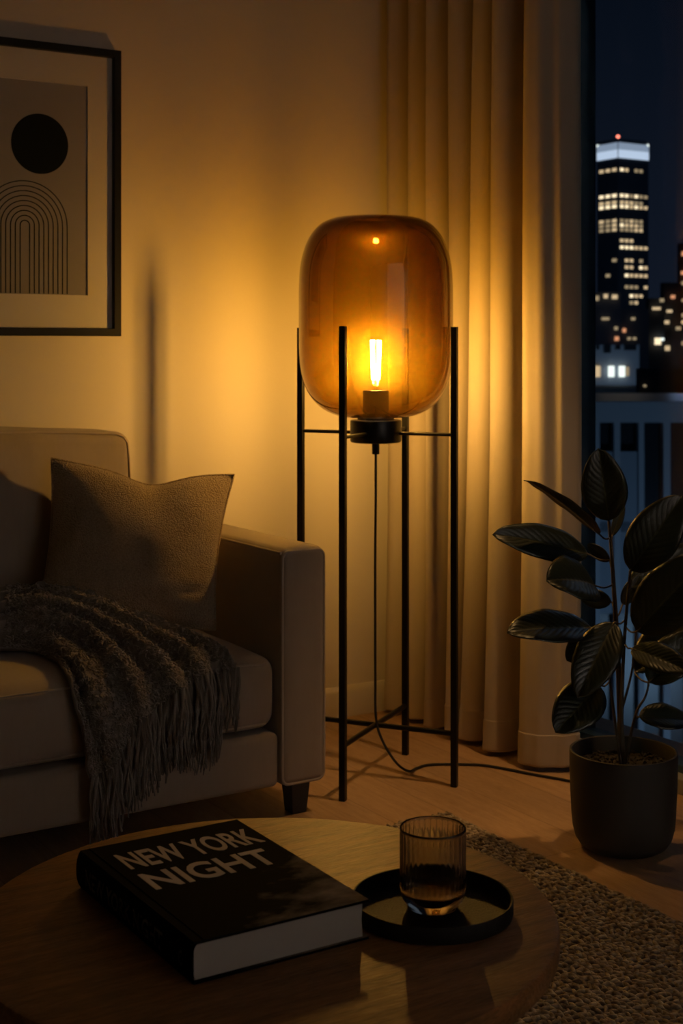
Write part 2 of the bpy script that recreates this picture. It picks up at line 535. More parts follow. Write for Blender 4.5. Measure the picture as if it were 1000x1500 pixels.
# ------------------------------------------------------------------ the room
XL, YF, ZC = -4.6, -5.2, 2.7
WY0, WY1, WZ = -.57, -4.4, 2.45
struct(MB().box(XL - .1, .30, YF - .1, .1, -.10, 0).build('floor', M['floor']))
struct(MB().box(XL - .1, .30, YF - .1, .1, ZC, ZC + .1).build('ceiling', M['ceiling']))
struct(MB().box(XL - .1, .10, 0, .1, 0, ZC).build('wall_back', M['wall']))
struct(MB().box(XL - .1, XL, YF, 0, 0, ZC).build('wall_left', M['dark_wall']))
struct(MB().box(XL - .1, .10, YF - .1, YF, 0, ZC).build('wall_front', M['wall']))
w = MB().box(0, .10, WY0, 0, 0, ZC).box(0, .10, YF, WY1, 0, ZC).box(0, .10, WY1, WY0, WZ, ZC)
struct(w.build('wall_right', M['wall']))
mb = MB()
prof = [(0, 0), (-.014, 0), (-.014, .070), (-.010, .080), (-.005, .088), (0, .088)]
mb.grid([[(x, y, z) for (y, z) in prof] for x in (XL, 0)])
struct(mb.build('baseboard_back', M['trim'], smooth=30))

# window wall: full-height glazing in dark metal
wf = MB()
wf.box(-.012, .085, -.600, WY0 + .02, 0, WZ)
wf.box(-.004, .070, -.628, -.606, 0, WZ)
wf.box(.020, .072, -.640, -.600, .0, WZ)
wf.box(-.012, .085, WY1, WY1 + .06, 0, WZ)
wf.box(.012, .075, WY1 + .06, -.630, 0, .055)
wf.box(.012, .075, WY1 + .06, -.630, WZ - .06, WZ)
wf.box(.012, .075, -2.58, -2.52, .055, WZ - .06)
win = struct(wf.build('window_1', M['win_frame'], bevel=.002))
win['label'] = 'tall dark-framed window with night city beyond, beside the curtain'
pn = MB().box(.040, .046, WY1 + .05, -.630, .05, WZ - .05).build('pane', M['pane'])
pn.parent = win
sl = MB().box(-.030, .012, WY1 + .06, -.640, 0, .038).build('trim_1', M['sill'], bevel=.003)
struct(sl)

# ------------------------------------------------------------------ framed print on the back wall
pic = thing('framed_print', (-1.30, 0, 1.10), 'black-framed abstract print of a dark circle above nested arches, on the wall over the sofa', 'picture')
X0, X1, Z0, Z1 = -1.562, -1.040, 1.108, 1.862
fb = .020
mb = MB()
for y0, y1, o_, i_ in ((-.032, -.001, 0, fb),):
    O = [(X0, Z0), (X1, Z0), (X1, Z1), (X0, Z1)]
    I = [(X0 + fb, Z0 + fb), (X1 - fb, Z0 + fb), (X1 - fb, Z1 - fb), (X0 + fb, Z1 - fb)]
    vs = [(x, y, z) for (x, z) in O for y in (y0, y1)] + [(x, y, z) for (x, z) in I for y in (y0, y1)]
    fs = []
    for i in range(4):
        j = (i + 1) % 4
        fs += [(2 * i, 2 * j, 2 * j + 1, 2 * i + 1), (8 + 2 * i, 8 + 2 * i + 1, 8 + 2 * j + 1, 8 + 2 * j), (2 * i, 8 + 2 * i, 8 + 2 * j, 2 * j), (2 * i + 1, 2 * j + 1, 8 + 2 * j + 1, 8 + 2 * i + 1)]
    mb.add(vs, fs)
mb.build('frame', M['frame'], pic, bevel=.0015)
# mat board with a window cut in it
px0, px1, pz0, pz1 = -1.474, -1.128, 1.215, 1.762
mb = MB()
mb.box(X0 + .015, px0, -.016, -.012, Z0 + .015, Z1 - .015).box(px1, X1 - .015, -.016, -.012, Z0 + .015, Z1 - .015)
mb.box(px0, px1, -.016, -.012, Z0 + .015, pz0).box(px0, px1, -.016, -.012, pz1, Z1 - .015)
mb.build('mat_board', M['mat_board'], pic)
sheet = MB().box(px0 - .01, px1 + .01, -.0118, -.0098, pz0 - .01, pz1 + .01).build('print_sheet', M['print'], pic)
mb = MB()
n = 72
cen = (-1.257, 1.602)
mb.add([(cen[0] + .0765 * math.cos(2 * PI * i / n), -.0124, cen[1] + .0775 * math.sin(2 * PI * i / n)) for i in range(n)] +
       [(cen[0] + .0765 * math.cos(2 * PI * i / n), -.0117, cen[1] + .0775 * math.sin(2 * PI * i / n)) for i in range(n)],
       [tuple(range(n)), tuple(range(2 * n - 1, n - 1, -1))] + [(i, (i + 1) % n, n + (i + 1) % n, n + i) for i in range(n)])
ci = mb.build('printed_circle', M['ink'])
ci.parent = sheet
mb = MB()
ax, az = -1.297, 1.391
for k in range(9):
    r0 = .0125 + .01265 * k
    hw = .00125
    pin, pout = [], []
    for (rr, L) in ((r0 - hw, pin), (r0 + hw, pout)):
        L.append((ax + rr, pz0 + .002))
        for i in range(25):
            a = PI * i / 24
            L.append((ax + rr * math.cos(a), az + rr * math.sin(a)))
        L.append((ax - rr, pz0 + .002))
    G = [[(p[0], -.0117, p[1]), (p[0], -.0124, p[1]), (q[0], -.0124, q[1]), (q[0], -.0117, q[1])] for p, q in zip(pin, pout)]
    mb.grid(G)
ar = mb.build('printed_arches', M['ink'])
ar.parent = sheet

# ------------------------------------------------------------------ curtain
top_c = [-.052, -.168, -.268, -.388, -.494, -.562, -.706, -.772]
bot_c = [-.046, -.160, -.258, -.372, -.424, -.536, -.694, -.770]
def meander(om, n):
    """one wave of a looping pleat, from crest to crest: unit advance along v, depth u"""
    K = 16
    u = v = 0.
    P_ = [(0., 0.)]
    for i in range(n * K):
        th = om * math.sin(2 * PI * (i + .5) / (n * K))
        u += math.sin(th)
        v += math.cos(th)
        if (i + 1) % K == 0:
            P_.append((u, v))
    V_ = P_[-1][1]
    return [(a / V_, b_ / V_) for a, b_ in P_]
WAVES = {}
def curtain_pts(z):
    h = max(0., min(1., z / 2.1))
    cs = [b_ + (t_ - b_) * h for t_, b_ in zip(top_c, bot_c)]
    pts = []
    xc = -.220 + .010 * h + .005 * math.sin(z * 2.3)
    for k in range(len(cs) - 2):
        a, b_ = cs[k], cs[k + 1]
        gap = abs(b_ - a)
        om = round(1.98 - 2.2 * (gap - .09), 2) - .05 * (k % 2)
        om = max(1.5, min(1.98, om))
        if om not in WAVES:
            WAVES[om] = meander(om, 30)
        wv = WAVES[om]
        dmax = max(p_[0] for p_ in wv) * gap
        sc_ = min(1., .160 / dmax)
        for i in range(30):
            u, v = wv[i]
            t = i / 30
            x = xc + u * gap * sc_ + .0018 * math.sin(9 * t + z * 3 + k) + .007 * math.sin(k * 1.9 + .6)
            y = a - v * gap - .004 * math.sin(2 * PI * t + z * 1.3 + k)
            pts.append((x, y))
    a, b_ = cs[-2], cs[-1]
    for i in range(24):
        t = i / 24
        ph = t * PI / 2
        x = xc + .100 * t ** 1.25 + .0075 * math.sin(t * 13. + 1. + z * .5) * min(1, t * 3) * (1 - t * .5)
        y = a + (b_ - a) * math.sin(ph) ** .9
        pts.append((x, y))
    pts.append((xc + .100, cs[-1]))
    pts.append((xc + .120, cs[-1] + .004))
    return pts
zs = [.014, .02, .05, .088, .094, .0945, .10, .14] + list(np.linspace(.2, 2.66, 42))
G = []
for z in zs:
    out_ = .0022 if z < .0943 else 0.
    row = []
    cp = curtain_pts(z)
    for i, (x, y) in enumerate(cp):
        a, b_ = cp[max(i - 1, 0)], cp[min(i + 1, len(cp) - 1)]
        t = Vector((b_[0] - a[0], b_[1] - a[1]))
        t.normalize()
        nn = Vector((t.y, -t.x))  # room side
        if nn.x > 0 and abs(nn.x) > .999:
            nn = -nn
        row.append((x + nn.x * out_, y + nn.y * out_, z))
    G.append(row)
cur = MB().grid(G).build('curtain', M['curtain'], smooth=60)
sm = cur.modifiers.new('thick', 'SOLIDIFY')
sm.thickness = .002
tag(cur, 'floor-length beige linen curtain hanging in deep folds beside the window', 'curtain')

# ------------------------------------------------------------------ floor lamp
LX, LY = -.570, -.538
lamp = thing('floor_lamp', (LX, LY, 0), 'black four-legged floor lamp with a big amber glass globe and glowing filament bulb', 'lamp')
def xy(a, r):
    return LX + r * math.cos(a), LY + r * math.sin(a)
a0 = R(-55.5)
for k in range(4):
    a = a0 + k * PI / 2
    mb = MB()
    h = .0078
    cx, cy = xy(a, .208)
    ca, sa = math.cos(a), math.sin(a)
    vs = []
    for z in (0, 1.129):
        for (u, v_) in ((-h, -h), (h, -h), (h, h), (-h, h)):
            vs.append((cx + u * ca - v_ * sa, cy + u * sa + v_ * ca, z))
    mb.add(vs, [(3, 2, 1, 0), (4, 5, 6, 7), (0, 1, 5, 4), (1, 2, 6, 5), (2, 3, 7, 6), (3, 0, 4, 7)])
    mb.build('leg', M['black_metal'], lamp, bevel=.0012)
    x1_, y1_ = xy(a, .055)
    x2_, y2_ = xy(a, .204)
    MB().tube([(x1_, y1_, .864), (x2_, y2_, .864)], .0045, 12).build('support_bar', M['black_metal'], lamp, smooth=50)
for k in range(2):
    p, q = xy(a0 + k * PI / 2, .204), xy(a0 + k * PI / 2 + PI, .204)
    MB().tube([(p[0], p[1], .130 + .0001 * k), (q[0], q[1], .130 + .0001 * k)], .0068, 12).build('cross_brace', M['black_metal'], lamp, smooth=50)
cap = [(0, .8395), (.058, .8395), (.0625, .841), (.0645, .845), (.0645, .893), (.0635, .8955), (.060, .8965), (0, .8965)]
MB().lathe(cap, (LX, LY, 0), 64).build('base_cap', M['black_metal'], lamp, smooth=35)
MB().lathe([(.046, .8966), (.046, .903), (.040, .904), (.036, .9035)], (LX, LY, 0), 64).build('collar_ring', M['socket'], lamp, smooth=40)
sk = [(0, .897), (.0322, .897), (.0326, .899), (.0326, .969), (.0316, .9705), (.0275, .971), (.024, .9705), (.024, .962), (0, .962)]
sock = MB().lathe(sk, (LX, LY, 0), 48).build('socket', M['socket'], lamp, smooth=35)
MB().lathe([(0, .8396), (.0095, .8396), (.0095, .812), (.0085, .810), (0, .810)], (LX, LY, 0), 20).build('cord_grip', M['black_metal'], lamp, smooth=40)
# bulb
bp = [(.0130, .962), (.0135, .975), (.0175, .984), (.0235, .995), (.0268, 1.008), (.0275, 1.022), (.0275, 1.078)]
for i in range(1, 13):
    a = PI / 2 * i / 12
    bp.append((.0275 * math.cos(a) + 1e-5, 1.078 + .0295 * math.sin(a)))
bulb = MB().lathe(bp, (LX, LY, 0), 40).build('bulb', M['bulb_glass'], lamp, smooth=60)
fm = MB()
for k in range(6):
    a = 2 * PI * k / 6 + .3
    p = (LX + .0085 * math.cos(a), LY + .0085 * math.sin(a), .998)
    q = (LX + .0118 * math.cos(a + .25), LY + .0118 * math.sin(a + .25), 1.096)
    fm.tube([p, q], .0017, 5)
sublink(fm, 'filament', M['filament'], bulb)
st = MB().tube([(LX, LY, .966), (LX, LY, .985), (LX, LY, .990)], [.006, .006, .0035], 12)
for k in range(6):
    a = 2 * PI * k / 6 + .3
    st.tube([(LX + .003 * math.cos(a), LY + .003 * math.sin(a), .986), (LX + .0085 * math.cos(a), LY + .0085 * math.sin(a), .998)], .0006, 5)
sublink(st, 'filament_stem', M['bulb_glass'], bulb, smooth=50)
# globe: open at the top, thick rolled rim
S = .001716
sil = [(39, 1.0), (40, 321.2), (48, 319.2), (58, 319.8), (70, 323.0), (82, 329.5), (92, 340.0), (100.5, 354), (107, 372), (111, 392), (112.6, 415), (113, 440), (113, 490), (112.7, 515),
       (111, 537), (107, 556), (101, 572), (92.5, 585), (82, 595.5), (70, 603), (58, 607.8), (46, 610.5), (36, 611.5)]
gp = []
for hw, y in sil[1:]:
    gp.append(Vector((hw * S * .998, 0, 1.08 + (508 - y) * S)))
gp = catmull(gp, 110)
prof = [(p.x, p.z) for p in gp]
inner = []
for i, p in enumerate(gp):
    a_, b_ = gp[max(i - 1, 0)], gp[min(i + 1, len(gp) - 1)]
    t_ = (b_ - a_).normalized()
    inner.append((p.x + t_.z * .0032, p.z - t_.x * .0032))
ring = prof + inner[::-1] + [prof[0]]
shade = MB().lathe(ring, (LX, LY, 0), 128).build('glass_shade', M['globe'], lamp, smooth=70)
rim = MB()
rim.tube([(LX + prof[0][0] * math.cos(2 * PI * i / 64), LY + prof[0][0] * math.sin(2 * PI * i / 64), prof[0][1]) for i in range(64)], .0016, 8, closed=True)
sublink(rim, 'rim', M['globe'], shade, smooth=60)
# cord
cp = [(LX, LY, .825), (LX, LY, .79), (LX - .001, LY - .001, .70), (LX - .001, LY + .001, .55), (LX - .003, LY - .002, .40), (LX - .004, LY - .004, .25), (LX - .006, LY - .010, .15), (-.566, -.562, .095), (-.540, -.584, .042), (-.498, -.578, .012), (-.452, -.548, .0046), (-.402, -.540, .0042), (-.325, -.586, .0042), (-.288, -.620, .0042), (-.258, -.680, .0042), (-.236, -.735, .0042), (-.205, -.800, .0042), (-.185, -.850, .0042), (-.160, -.920, .0042), (-.120, -1.000, .0042)]
MB().tube(catmull(cp, 150), .0033, 8).build('cord', M['cable'], lamp, smooth=60)

# ------------------------------------------------------------------ sofa
sofa = thing('sofa', (-1.77, -.37, 0), 'beige linen sofa with square piped arms and dark tapered feet against the wall', 'sofa')
SF = M['sofa']
AX0, AX1 = -.936, -.817
BZ0, BZ1 = .075, .614
for (x0, x1) in ((AX0, AX1), (-2.72, -2.602)):
    rbox(m_ := MB(), x0, x1, -.704, -.030, BZ0, BZ1, .018, (5, 12, 10), bulge=lambda u: (0, 0, .010 * max(0, u.z) ** 3 * (1 - u.x ** 2)))
    arm = m_.build('arm', SF, sofa, smooth=50)
    pm = MB()
    pm.tube(rrect(-.699, x0 + .004, x1 - .004, BZ0 + .004, BZ1 - .003, .018), .0038, 8, closed=True)
    pm.tube([(x0 + .004, -.695, BZ1 - .006), (x0 + .004, -.4, BZ1 - .006), (x0 + .004, -.04, BZ1 - .006)], .0034, 8)
    sublink(pm, 'piping', M['pipe'], arm, smooth=60)
# base rail and back frame
m_ = MB()
rbox(m_, -2.602, AX0, -.696, -.04, BZ0, .200, .016, (16, 5, 3))
base = m_.build('base', SF, sofa, smooth=50)
m_ = MB()
rbox(m_, -2.602, AX0, -.115, -.030, .20, .56, .016, (14, 2, 6))
m_.build('back_frame', SF, sofa, smooth=50)
# seat cushions
for (x0, x1, sd) in ((-1.770, -.938, 1.), (-2.600, -1.774, 5.)):
    m_ = MB()
    def bl(u):
        return (0, -.012 * (1 - u.x ** 2) * (1 - u.z ** 2) * max(0, -u.y), .030 * (1 - u.x ** 4) * (1 - u.y ** 2 * .92) * max(0, u.z))
    rbox(m_, x0, x1, -.690, -.10, .207, .372, .038, (14, 10, 4), bulge=bl, wob=.004, seed=sd)
    cu = m_.build('seat_cushion', SF, sofa, smooth=60)
    pm = MB()
    pts = [(x0 + .03 + (x1 - x0 - .06) * i / 30, -.6845 - .012 * (1 - (2 * i / 30 - 1) ** 2) * .35, .358 + .006 * (1 - (2 * i / 30 - 1) ** 4)) for i in range(31)]
    pm.tube(pts, .0026, 6)
    pts = [(p[0], p[1] - .001, .222) for p in pts]
    pm.tube(pts, .0026, 6)
    sublink(pm, 'piping', M['pipe'], cu, smooth=60)
# back cushions
for (x0, x1, sd) in ((-1.836, -1.088, 2.), (-2.588, -1.840, 8.)):
    m_ = MB()
    def bb(u):
        wr = .0035 * math.sin(u.x * 34 + 2 * math.sin(u.x * 9)) * max(0, u.z) ** 2 * max(0, -u.y)
        return (.010 * u.x * (1 - u.z ** 2), -.035 * (1 - u.x ** 2) * (1 - u.z ** 2) * max(0, -u.y) + wr - .03 * (u.z < 0) * (u.z ** 2), .014 * (1 - u.x ** 2) * max(0, u.z))
    rbox(m_, x0, x1, -.205, -.022, .375, .866, .032, (22, 3, 14), bulge=bb, wob=.006, seed=sd)
    cu = m_.build('back_cushion', SF, sofa, smooth=60)
    pm = MB()
    xx = x1 - .006
    pts = [(x0 + .03 + (xx - x0 - .06) * i / 24, -.196, .8605 + .012 * (1 - (2 * i / 24 - 1) ** 2)) for i in range(25)]
    pts += [(xx - .012, -.197, .853), (xx - .002, -.199, .838), (xx + .002, -.200, .80), (xx + .006, -.202, .70), (xx + .008, -.205, .60), (xx + .006, -.208, .48)]
    pm.tube(pts, .0030, 8)
    sublink(pm, 'piping', M['pipe'], cu, smooth=60)
for (x, y) in ((-.874, -.660), (-.870, -.085), (-2.645, -.655), (-2.645, -.085)):
    m_ = MB()
    a, b_ = .026, .019
    vs = [(x + sx * q, y + sy * q, z) for z, q in ((0, b_), (.085, a)) for sx, sy in ((-1, -1), (1, -1), (1, 1), (-1, 1))]
    m_.add(vs, [(3, 2, 1, 0), (4, 5, 6, 7), (0, 1, 5, 4), (1, 2, 6, 5), (2, 3, 7, 6), (3, 0, 4, 7)])
    m_.build('leg', M['black_wood'], sofa, bevel=.002)

# ------------------------------------------------------------------ cushion on the sofa
TL, TR, BR, BL = Vector((-1.320, -.268, .812)), Vector((-.915, -.430, .766)), Vector((-.992, -.480, .405)), Vector((-1.415, -.395, .415))
pil = thing('throw_pillow', (-1.16, -.40, .40), 'brown coarse-woven square pillow with piped edges, leaning in the sofa corner', 'pillow')
nrm = (TR - BL).cross(TL - BR).normalized()
if nrm.y > 0:
    nrm = -nrm
def pmap(u, v):
    # pinched outline: sides pull in between the corners
    uu = u * (1 - .085 * (1 - v * v) * abs(u) ** 2)
    vv = v * (1 - .075 * (1 - u * u) * abs(v) ** 2)
    if v > 0:  # chop in the top edge, right of centre
        vv -= .150 * math.exp(-((u - .10) / .36) ** 2) * v ** 3
    s_, t_ = (uu + 1) / 2, (vv + 1) / 2
    return BL.lerp(BR, s_).lerp(TL.lerp(TR, s_), t_)
NN = 44
m_ = MB()
for sg in (1, -1):
    G = []
    for i in range(NN + 1):
        row = []
        u = -math.cos(PI * i / NN)
        for j in range(NN + 1):
            v = -math.cos(PI * j / NN)
            th = .098 * max(0, 1 - abs(u) ** 2.6) ** .62 * max(0, 1 - abs(v) ** 2.6) ** .62
            th *= 1 - .40 * math.exp(-((u - .15) / .22) ** 2) * max(0, v) ** 1.4
            th *= 1.0 - .12 * u
            p = pmap(u, v)
            wr = .006 * noise.noise(Vector((u * 2.2, v * 2.2, sg * 3.)))
            # creases running in from the right edge where it is squeezed by the arm
            cr = 0.
            for (cv, sl_) in ((-.22, .25), (-.34, .1), (-.50, -.15)):
                dv = v - cv - sl_ * (1 - u)
                cr -= .010 * math.exp(-(dv / .045) ** 2) * max(0, min(1, (u - .35) / .45)) * (1 - u ** 8)
            e = max(0, 1 - u ** 6) * max(0, 1 - v ** 6)
            row.append(p + nrm * sg * (th + (wr + (cr if sg > 0 else 0)) * e))
        G.append(row)
    m_.grid(G)
pc = m_.build('pillow_body', M['pillow'], pil, smooth=75)
ed = []
K = 30
for a, b_, f in ((0, 0, lambda t: (-1 + 2 * t, 1)), (0, 0, lambda t: (1, 1 - 2 * t)), (0, 0, lambda t: (1 - 2 * t, -1)), (0, 0, lambda t: (-1, -1 + 2 * t))):
    for i in range(K):
        ed.append(pmap(*f(i / K)))
MB().tube(ed, .0042, 8, closed=True).build('piping', M['pillow'], pil, smooth=60)

# ------------------------------------------------------------------ knitted throw
throw = thing('throw_blanket', (-1.30, -.60, .37), 'dark grey-brown knitted throw with tasselled fringe, draped over the sofa seat edge', 'blanket')
THROW = [
[(-1.492,-0.400,0.536),(-1.403,-0.420,0.537),(-1.321,-0.460,0.523),(-1.217,-0.530,0.474),(-1.114,-0.600,0.433),(-1.066,-0.660,0.400),(-1.064,-0.715,0.364)],
[(-1.499,-0.420,0.527),(-1.395,-0.440,0.531),(-1.304,-0.500,0.506),(-1.212,-0.575,0.454),(-1.152,-0.645,0.413),(-1.145,-0.705,0.379),(-1.144,-0.722,0.366)],
[(-1.505,-0.440,0.508),(-1.418,-0.460,0.516),(-1.345,-0.520,0.497),(-1.274,-0.585,0.455),(-1.226,-0.660,0.408),(-1.215,-0.718,0.360),(-1.211,-0.728,0.338)],
[(-1.505,-0.440,0.478),(-1.430,-0.470,0.487),(-1.365,-0.530,0.473),(-1.329,-0.600,0.441),(-1.313,-0.675,0.401),(-1.301,-0.724,0.335),(-1.293,-0.733,0.291)],
[(-1.505,-0.450,0.448),(-1.438,-0.480,0.452),(-1.388,-0.540,0.433),(-1.361,-0.610,0.408),(-1.346,-0.665,0.384),(-1.327,-0.712,0.312),(-1.314,-0.714,0.270)],
[(-1.512,-0.460,0.447),(-1.449,-0.480,0.441),(-1.420,-0.550,0.428),(-1.408,-0.655,0.408),(-1.397,-0.722,0.333),(-1.373,-0.738,0.252),(-1.365,-0.738,0.204)],
[(-1.516,-0.470,0.412),(-1.453,-0.490,0.408),(-1.431,-0.560,0.405),(-1.437,-0.664,0.394),(-1.434,-0.722,0.312),(-1.418,-0.722,0.236),(-1.409,-0.722,0.178)],
]
NT, NS = 90, 110
lon = []
for i, cvs in enumerate(THROW):
    # continue leftwards along the seat, out past the folds
    p0 = Vector(cvs[0])
    ext = [Vector((-1.80, p0.y - .02, .40 + (p0.z - .40) * .45 + .004)), Vector((-1.65, p0.y - .01, .40 + (p0.z - .40) * .80))]
    lon.append(catmull(ext + [Vector((p[0], p[1] - .016 * max(0., min(1., (-.60 - p[1]) / .08)), p[2] + .004)) for p in cvs], NT))
# across: small dips between the ridges so that every curve reads as a fold
rows = []
for j in range(NT):
    t = j / (NT - 1)
    ctrl = []
    for i in range(len(lon)):
        ctrl.append(lon[i][j])
        if i < len(lon) - 1 and i not in (3, 4):
            mid_ = (lon[i][j] + lon[i + 1][j]) / 2
            dep = .034 * min(1, t * 3) * (.7 if i == 5 else 1)
            ctrl.append(mid_ + Vector((0, dep * .75 if t > .6 else dep * .35, -dep * (.35 if t > .8 else .8))))
    rows.append(catmull(ctrl, NS))
# hanging edge at the upper/back side tucks down behind
P = np.array([[tuple(p) for p in r] for r in rows])          # NT x NS x 3
du = np.gradient(P, axis=0)
dv = np.gradient(P, axis=1)
nn = np.cross(du, dv)
nn /= np.linalg.norm(nn, axis=2, keepdims=True) + 1e-9
flip = np.sign((nn * np.array([0, -.7, .7])).sum(axis=2, keepdims=True))
nn = nn * np.where(flip == 0, 1, flip)
for i in range(NT):
    for j in range(NS):
        q = Vector(P[i, j])
        P[i, j] += nn[i, j] * (.006 * noise.noise(q * 16.) + .0035 * noise.noise(q * 70.))
# back curtain of the same cloth: folds under along the rear edge
tuck = []
for k, (dy, dz) in enumerate(((.005, -.020), (.008, -.060), (.010, -.11))):
    tk = P[:, 0, :].copy()
    tk[:, 1] += dy * np.linspace(1., .15, NT)
    tk[:, 2] = np.maximum(tk[:, 2] + dz, .385 if k < 2 else .380)
    fr = np.linspace(0, 1, NT)
    tk[-12:, 2] = np.minimum(tk[-12:, 2], P[-12:, 0, 2] - .004 * (k + 1))
    tuck.append(tk)
Pall = np.concatenate([np.stack(tuck[::-1], axis=1), P], axis=1)
tm = MB().grid([[tuple(p) for p in r] for r in Pall])
tb = tm.build('knit_cloth', M['throw'], throw, smooth=80)
sd = tb.modifiers.new('thick', 'SOLIDIFY')
sd.thickness = .007
sd.offset = -1
# yarn loops standing on the knit
ns = 9000
ii = rng.integers(24, NT - 1, ns)
jj = rng.integers(1, NS - 1, ns)
cen = P[ii, jj] + rng.normal(0, .0018, (ns, 3))
nor = nn[ii, jj]
d1 = du[ii, jj] / (np.linalg.norm(du[ii, jj], axis=1, keepdims=True) + 1e-9)
d2 = np.cross(nor, d1)
an = rng.normal(0, .45, ns) + np.where(jj % 2 == 0, .7, -.7)
dr = d1 * np.cos(an)[:, None] + d2 * np.sin(an)[:, None] + nor * rng.normal(0, .25, (ns, 1))
V, Q = stitches(cen + nor * .0012, dr, nor, rng.uniform(.008, .013, ns), rng.uniform(.0016, .0024, ns), .9)
np_mesh('yarn_loops', V, Q, M['throw'], throw)
# fringe
fm = MB()
def strand(p, L, r=.0021, sway=.008, yl=-.712):
    p = Vector(p)
    pts, rad = [], []
    a, b_ = random.uniform(-1, 1), random.uniform(0, 6.3)
    k = 9
    for i in range(k):
        t = i / (k - 1)
        x = p.x + sway * a * t * t + .0035 * math.sin(b_ + t * 7)
        y = p.y - .006 * math.sin(min(1, t * 3) * PI / 2) + .003 * math.sin(b_ * 1.7 + t * 8)
        y = min(y, yl)
        pts.append((x, y, p.z - L * t))
        rad.append(r * (1.15 - .5 * t) * (1 + .18 * math.sin(t * 40 + b_)))
    fm.tube(pts, rad, 6)
end = P[-1]
for k in range(64):
    f = k / 63
    p = end[int(round(f * (NS - 1)))]
    L = .130 + .035 * math.sin(PI * f) + random.uniform(-.014, .014)
    L = min(L, p[2] - .035)
    for q in range(2):
        strand((p[0] + random.uniform(-.003, .003), min(p[1], -.712) - random.uniform(0, .008), p[2] + .004), L * random.uniform(.9, 1.05), r=random.uniform(.0026, .0038))
# second, lower layer of the cloth showing under the first
for k in range(70):
    f = k / 69
    x = -1.345 + .245 * f
    z = .240 + .075 * f
    for q in range(2):
        strand((x + random.uniform(-.004, .004), -.7115, z), random.uniform(.11, .145) + .02 * math.sin(f * 9), yl=-.7105)
fm.build('fringe', M['fringe'], throw, smooth=70)
m_ = MB()
G = []
for k in range(24):
    f = k / 23
    x = -1.35 + .255 * f
    G.append([(x, -.7085 - .002 * math.sin(f * 25), .240 + .075 * f + q * (.10 - .03 * f)) for q in np.linspace(-.02, 1, 6)])
lo = m_.grid(G).build('under_layer', M['throw'], throw, smooth=70)
sd = lo.modifiers.new('thick', 'SOLIDIFY')
sd.thickness = .004

# ------------------------------------------------------------------ rug
x0, x1, y0, y1 = -2.75, -.598, -2.95, -.878
rug = MB().box(x0 + .003, x1 - .003, y0 + .003, y1 - .003, .0005, .008).build('rug', M['rug'])
px_, py_ = .0155, .0088
nx, ny = int((x1 - x0) / py_), int((y1 - y0) / px_)
gx, gy = np.meshgrid(np.arange(nx), np.arange(ny), indexing='ij')
gx, gy = gx.ravel(), gy.ravel()
cx = x0 + (gx + .5) * py_ + rng.normal(0, .0010, len(gx))
cy = y0 + (gy + .5 + .5 * (gx % 2)) * px_ + rng.normal(0, .0016, len(gx))
keep = (cx < x1) & (cy < y1 + .002)
cx, cy, gx = cx[keep], cy[keep], gx[keep]
cen = np.stack([cx, cy, np.full(len(cx), .0088) + rng.normal(0, .0010, len(cx))], 1)
an = PI / 2 + np.where(gx % 2 == 0, .62, -.62) + rng.normal(0, .22, len(cx))
dr = np.stack([np.cos(an), np.sin(an), rng.normal(0, .10, len(cx))], 1)
nor = np.tile(np.array([0, 0, 1.]), (len(cx), 1))
V, Q = stitches(cen, dr, nor, rng.uniform(.018, .024, len(cx)), rng.uniform(.0034, .0044, len(cx)), .8)
yarn = np_mesh('woven_pile', V, Q, M['rug'])
yarn.parent = rug
tag(rug, 'chunky woven natural jute rug on the wooden floor under the round table', 'rug')

# ------------------------------------------------------------------ coffee table
TX, TY, TR_, TZ = -1.706, -2.021, .3495, .400
tab = thing('coffee_table', (TX, TY, 0), 'low round dark wood coffee table carrying the book and tray', 'table')
tp = [(0, TZ - .030), (TR_ - .008, TZ - .030), (TR_ - .002, TZ - .028), (TR_, TZ - .024), (TR_, TZ - .005), (TR_ - .0015, TZ - .0015), (TR_ - .005, TZ), (0, TZ)]
MB().lathe(tp, (TX, TY, 0), 160).build('tabletop', M['table'], tab, smooth=40)
for k in range(4):
    a = R(20 + 90 * k)
    p = (TX + .20 * math.cos(a), TY + .20 * math.sin(a), TZ - .031)
    q = (TX + .265 * math.cos(a), TY + .265 * math.sin(a), .0168)
    MB().tube([p, q], [.021, .013], 20).build('leg', M['table'], tab, smooth=50)
for k in range(2):
    a = R(20 + 90 * k)
    c_, s_ = math.cos(a), math.sin(a)
    MB().tube([(TX + .19 * c_, TY + .19 * s_, TZ - .050 - .026 * k), (TX - .19 * c_, TY - .19 * s_, TZ - .050 - .026 * k)], .012, 12).build('apron_rail', M['table'], tab, smooth=50)

# ------------------------------------------------------------------ book
bx0, bx1, by0, by1, bz0, bz1 = -1.868, -1.642, -2.150, -1.826, .4003, .4460
bc = ((bx0 + bx1) / 2, (by0 + by1) / 2)
book = thing('book', (bc[0], bc[1], .4003), 'thick black hardcover book titled NEW YORK NIGHT lying on the round table', 'book')
ct = .0032
m_ = MB()
m_.box(bx0 + .004, bx1, by0, by1, bz1 - ct, bz1)
m_.box(bx0 + .004, bx1, by0, by1, bz0, bz0 + ct)
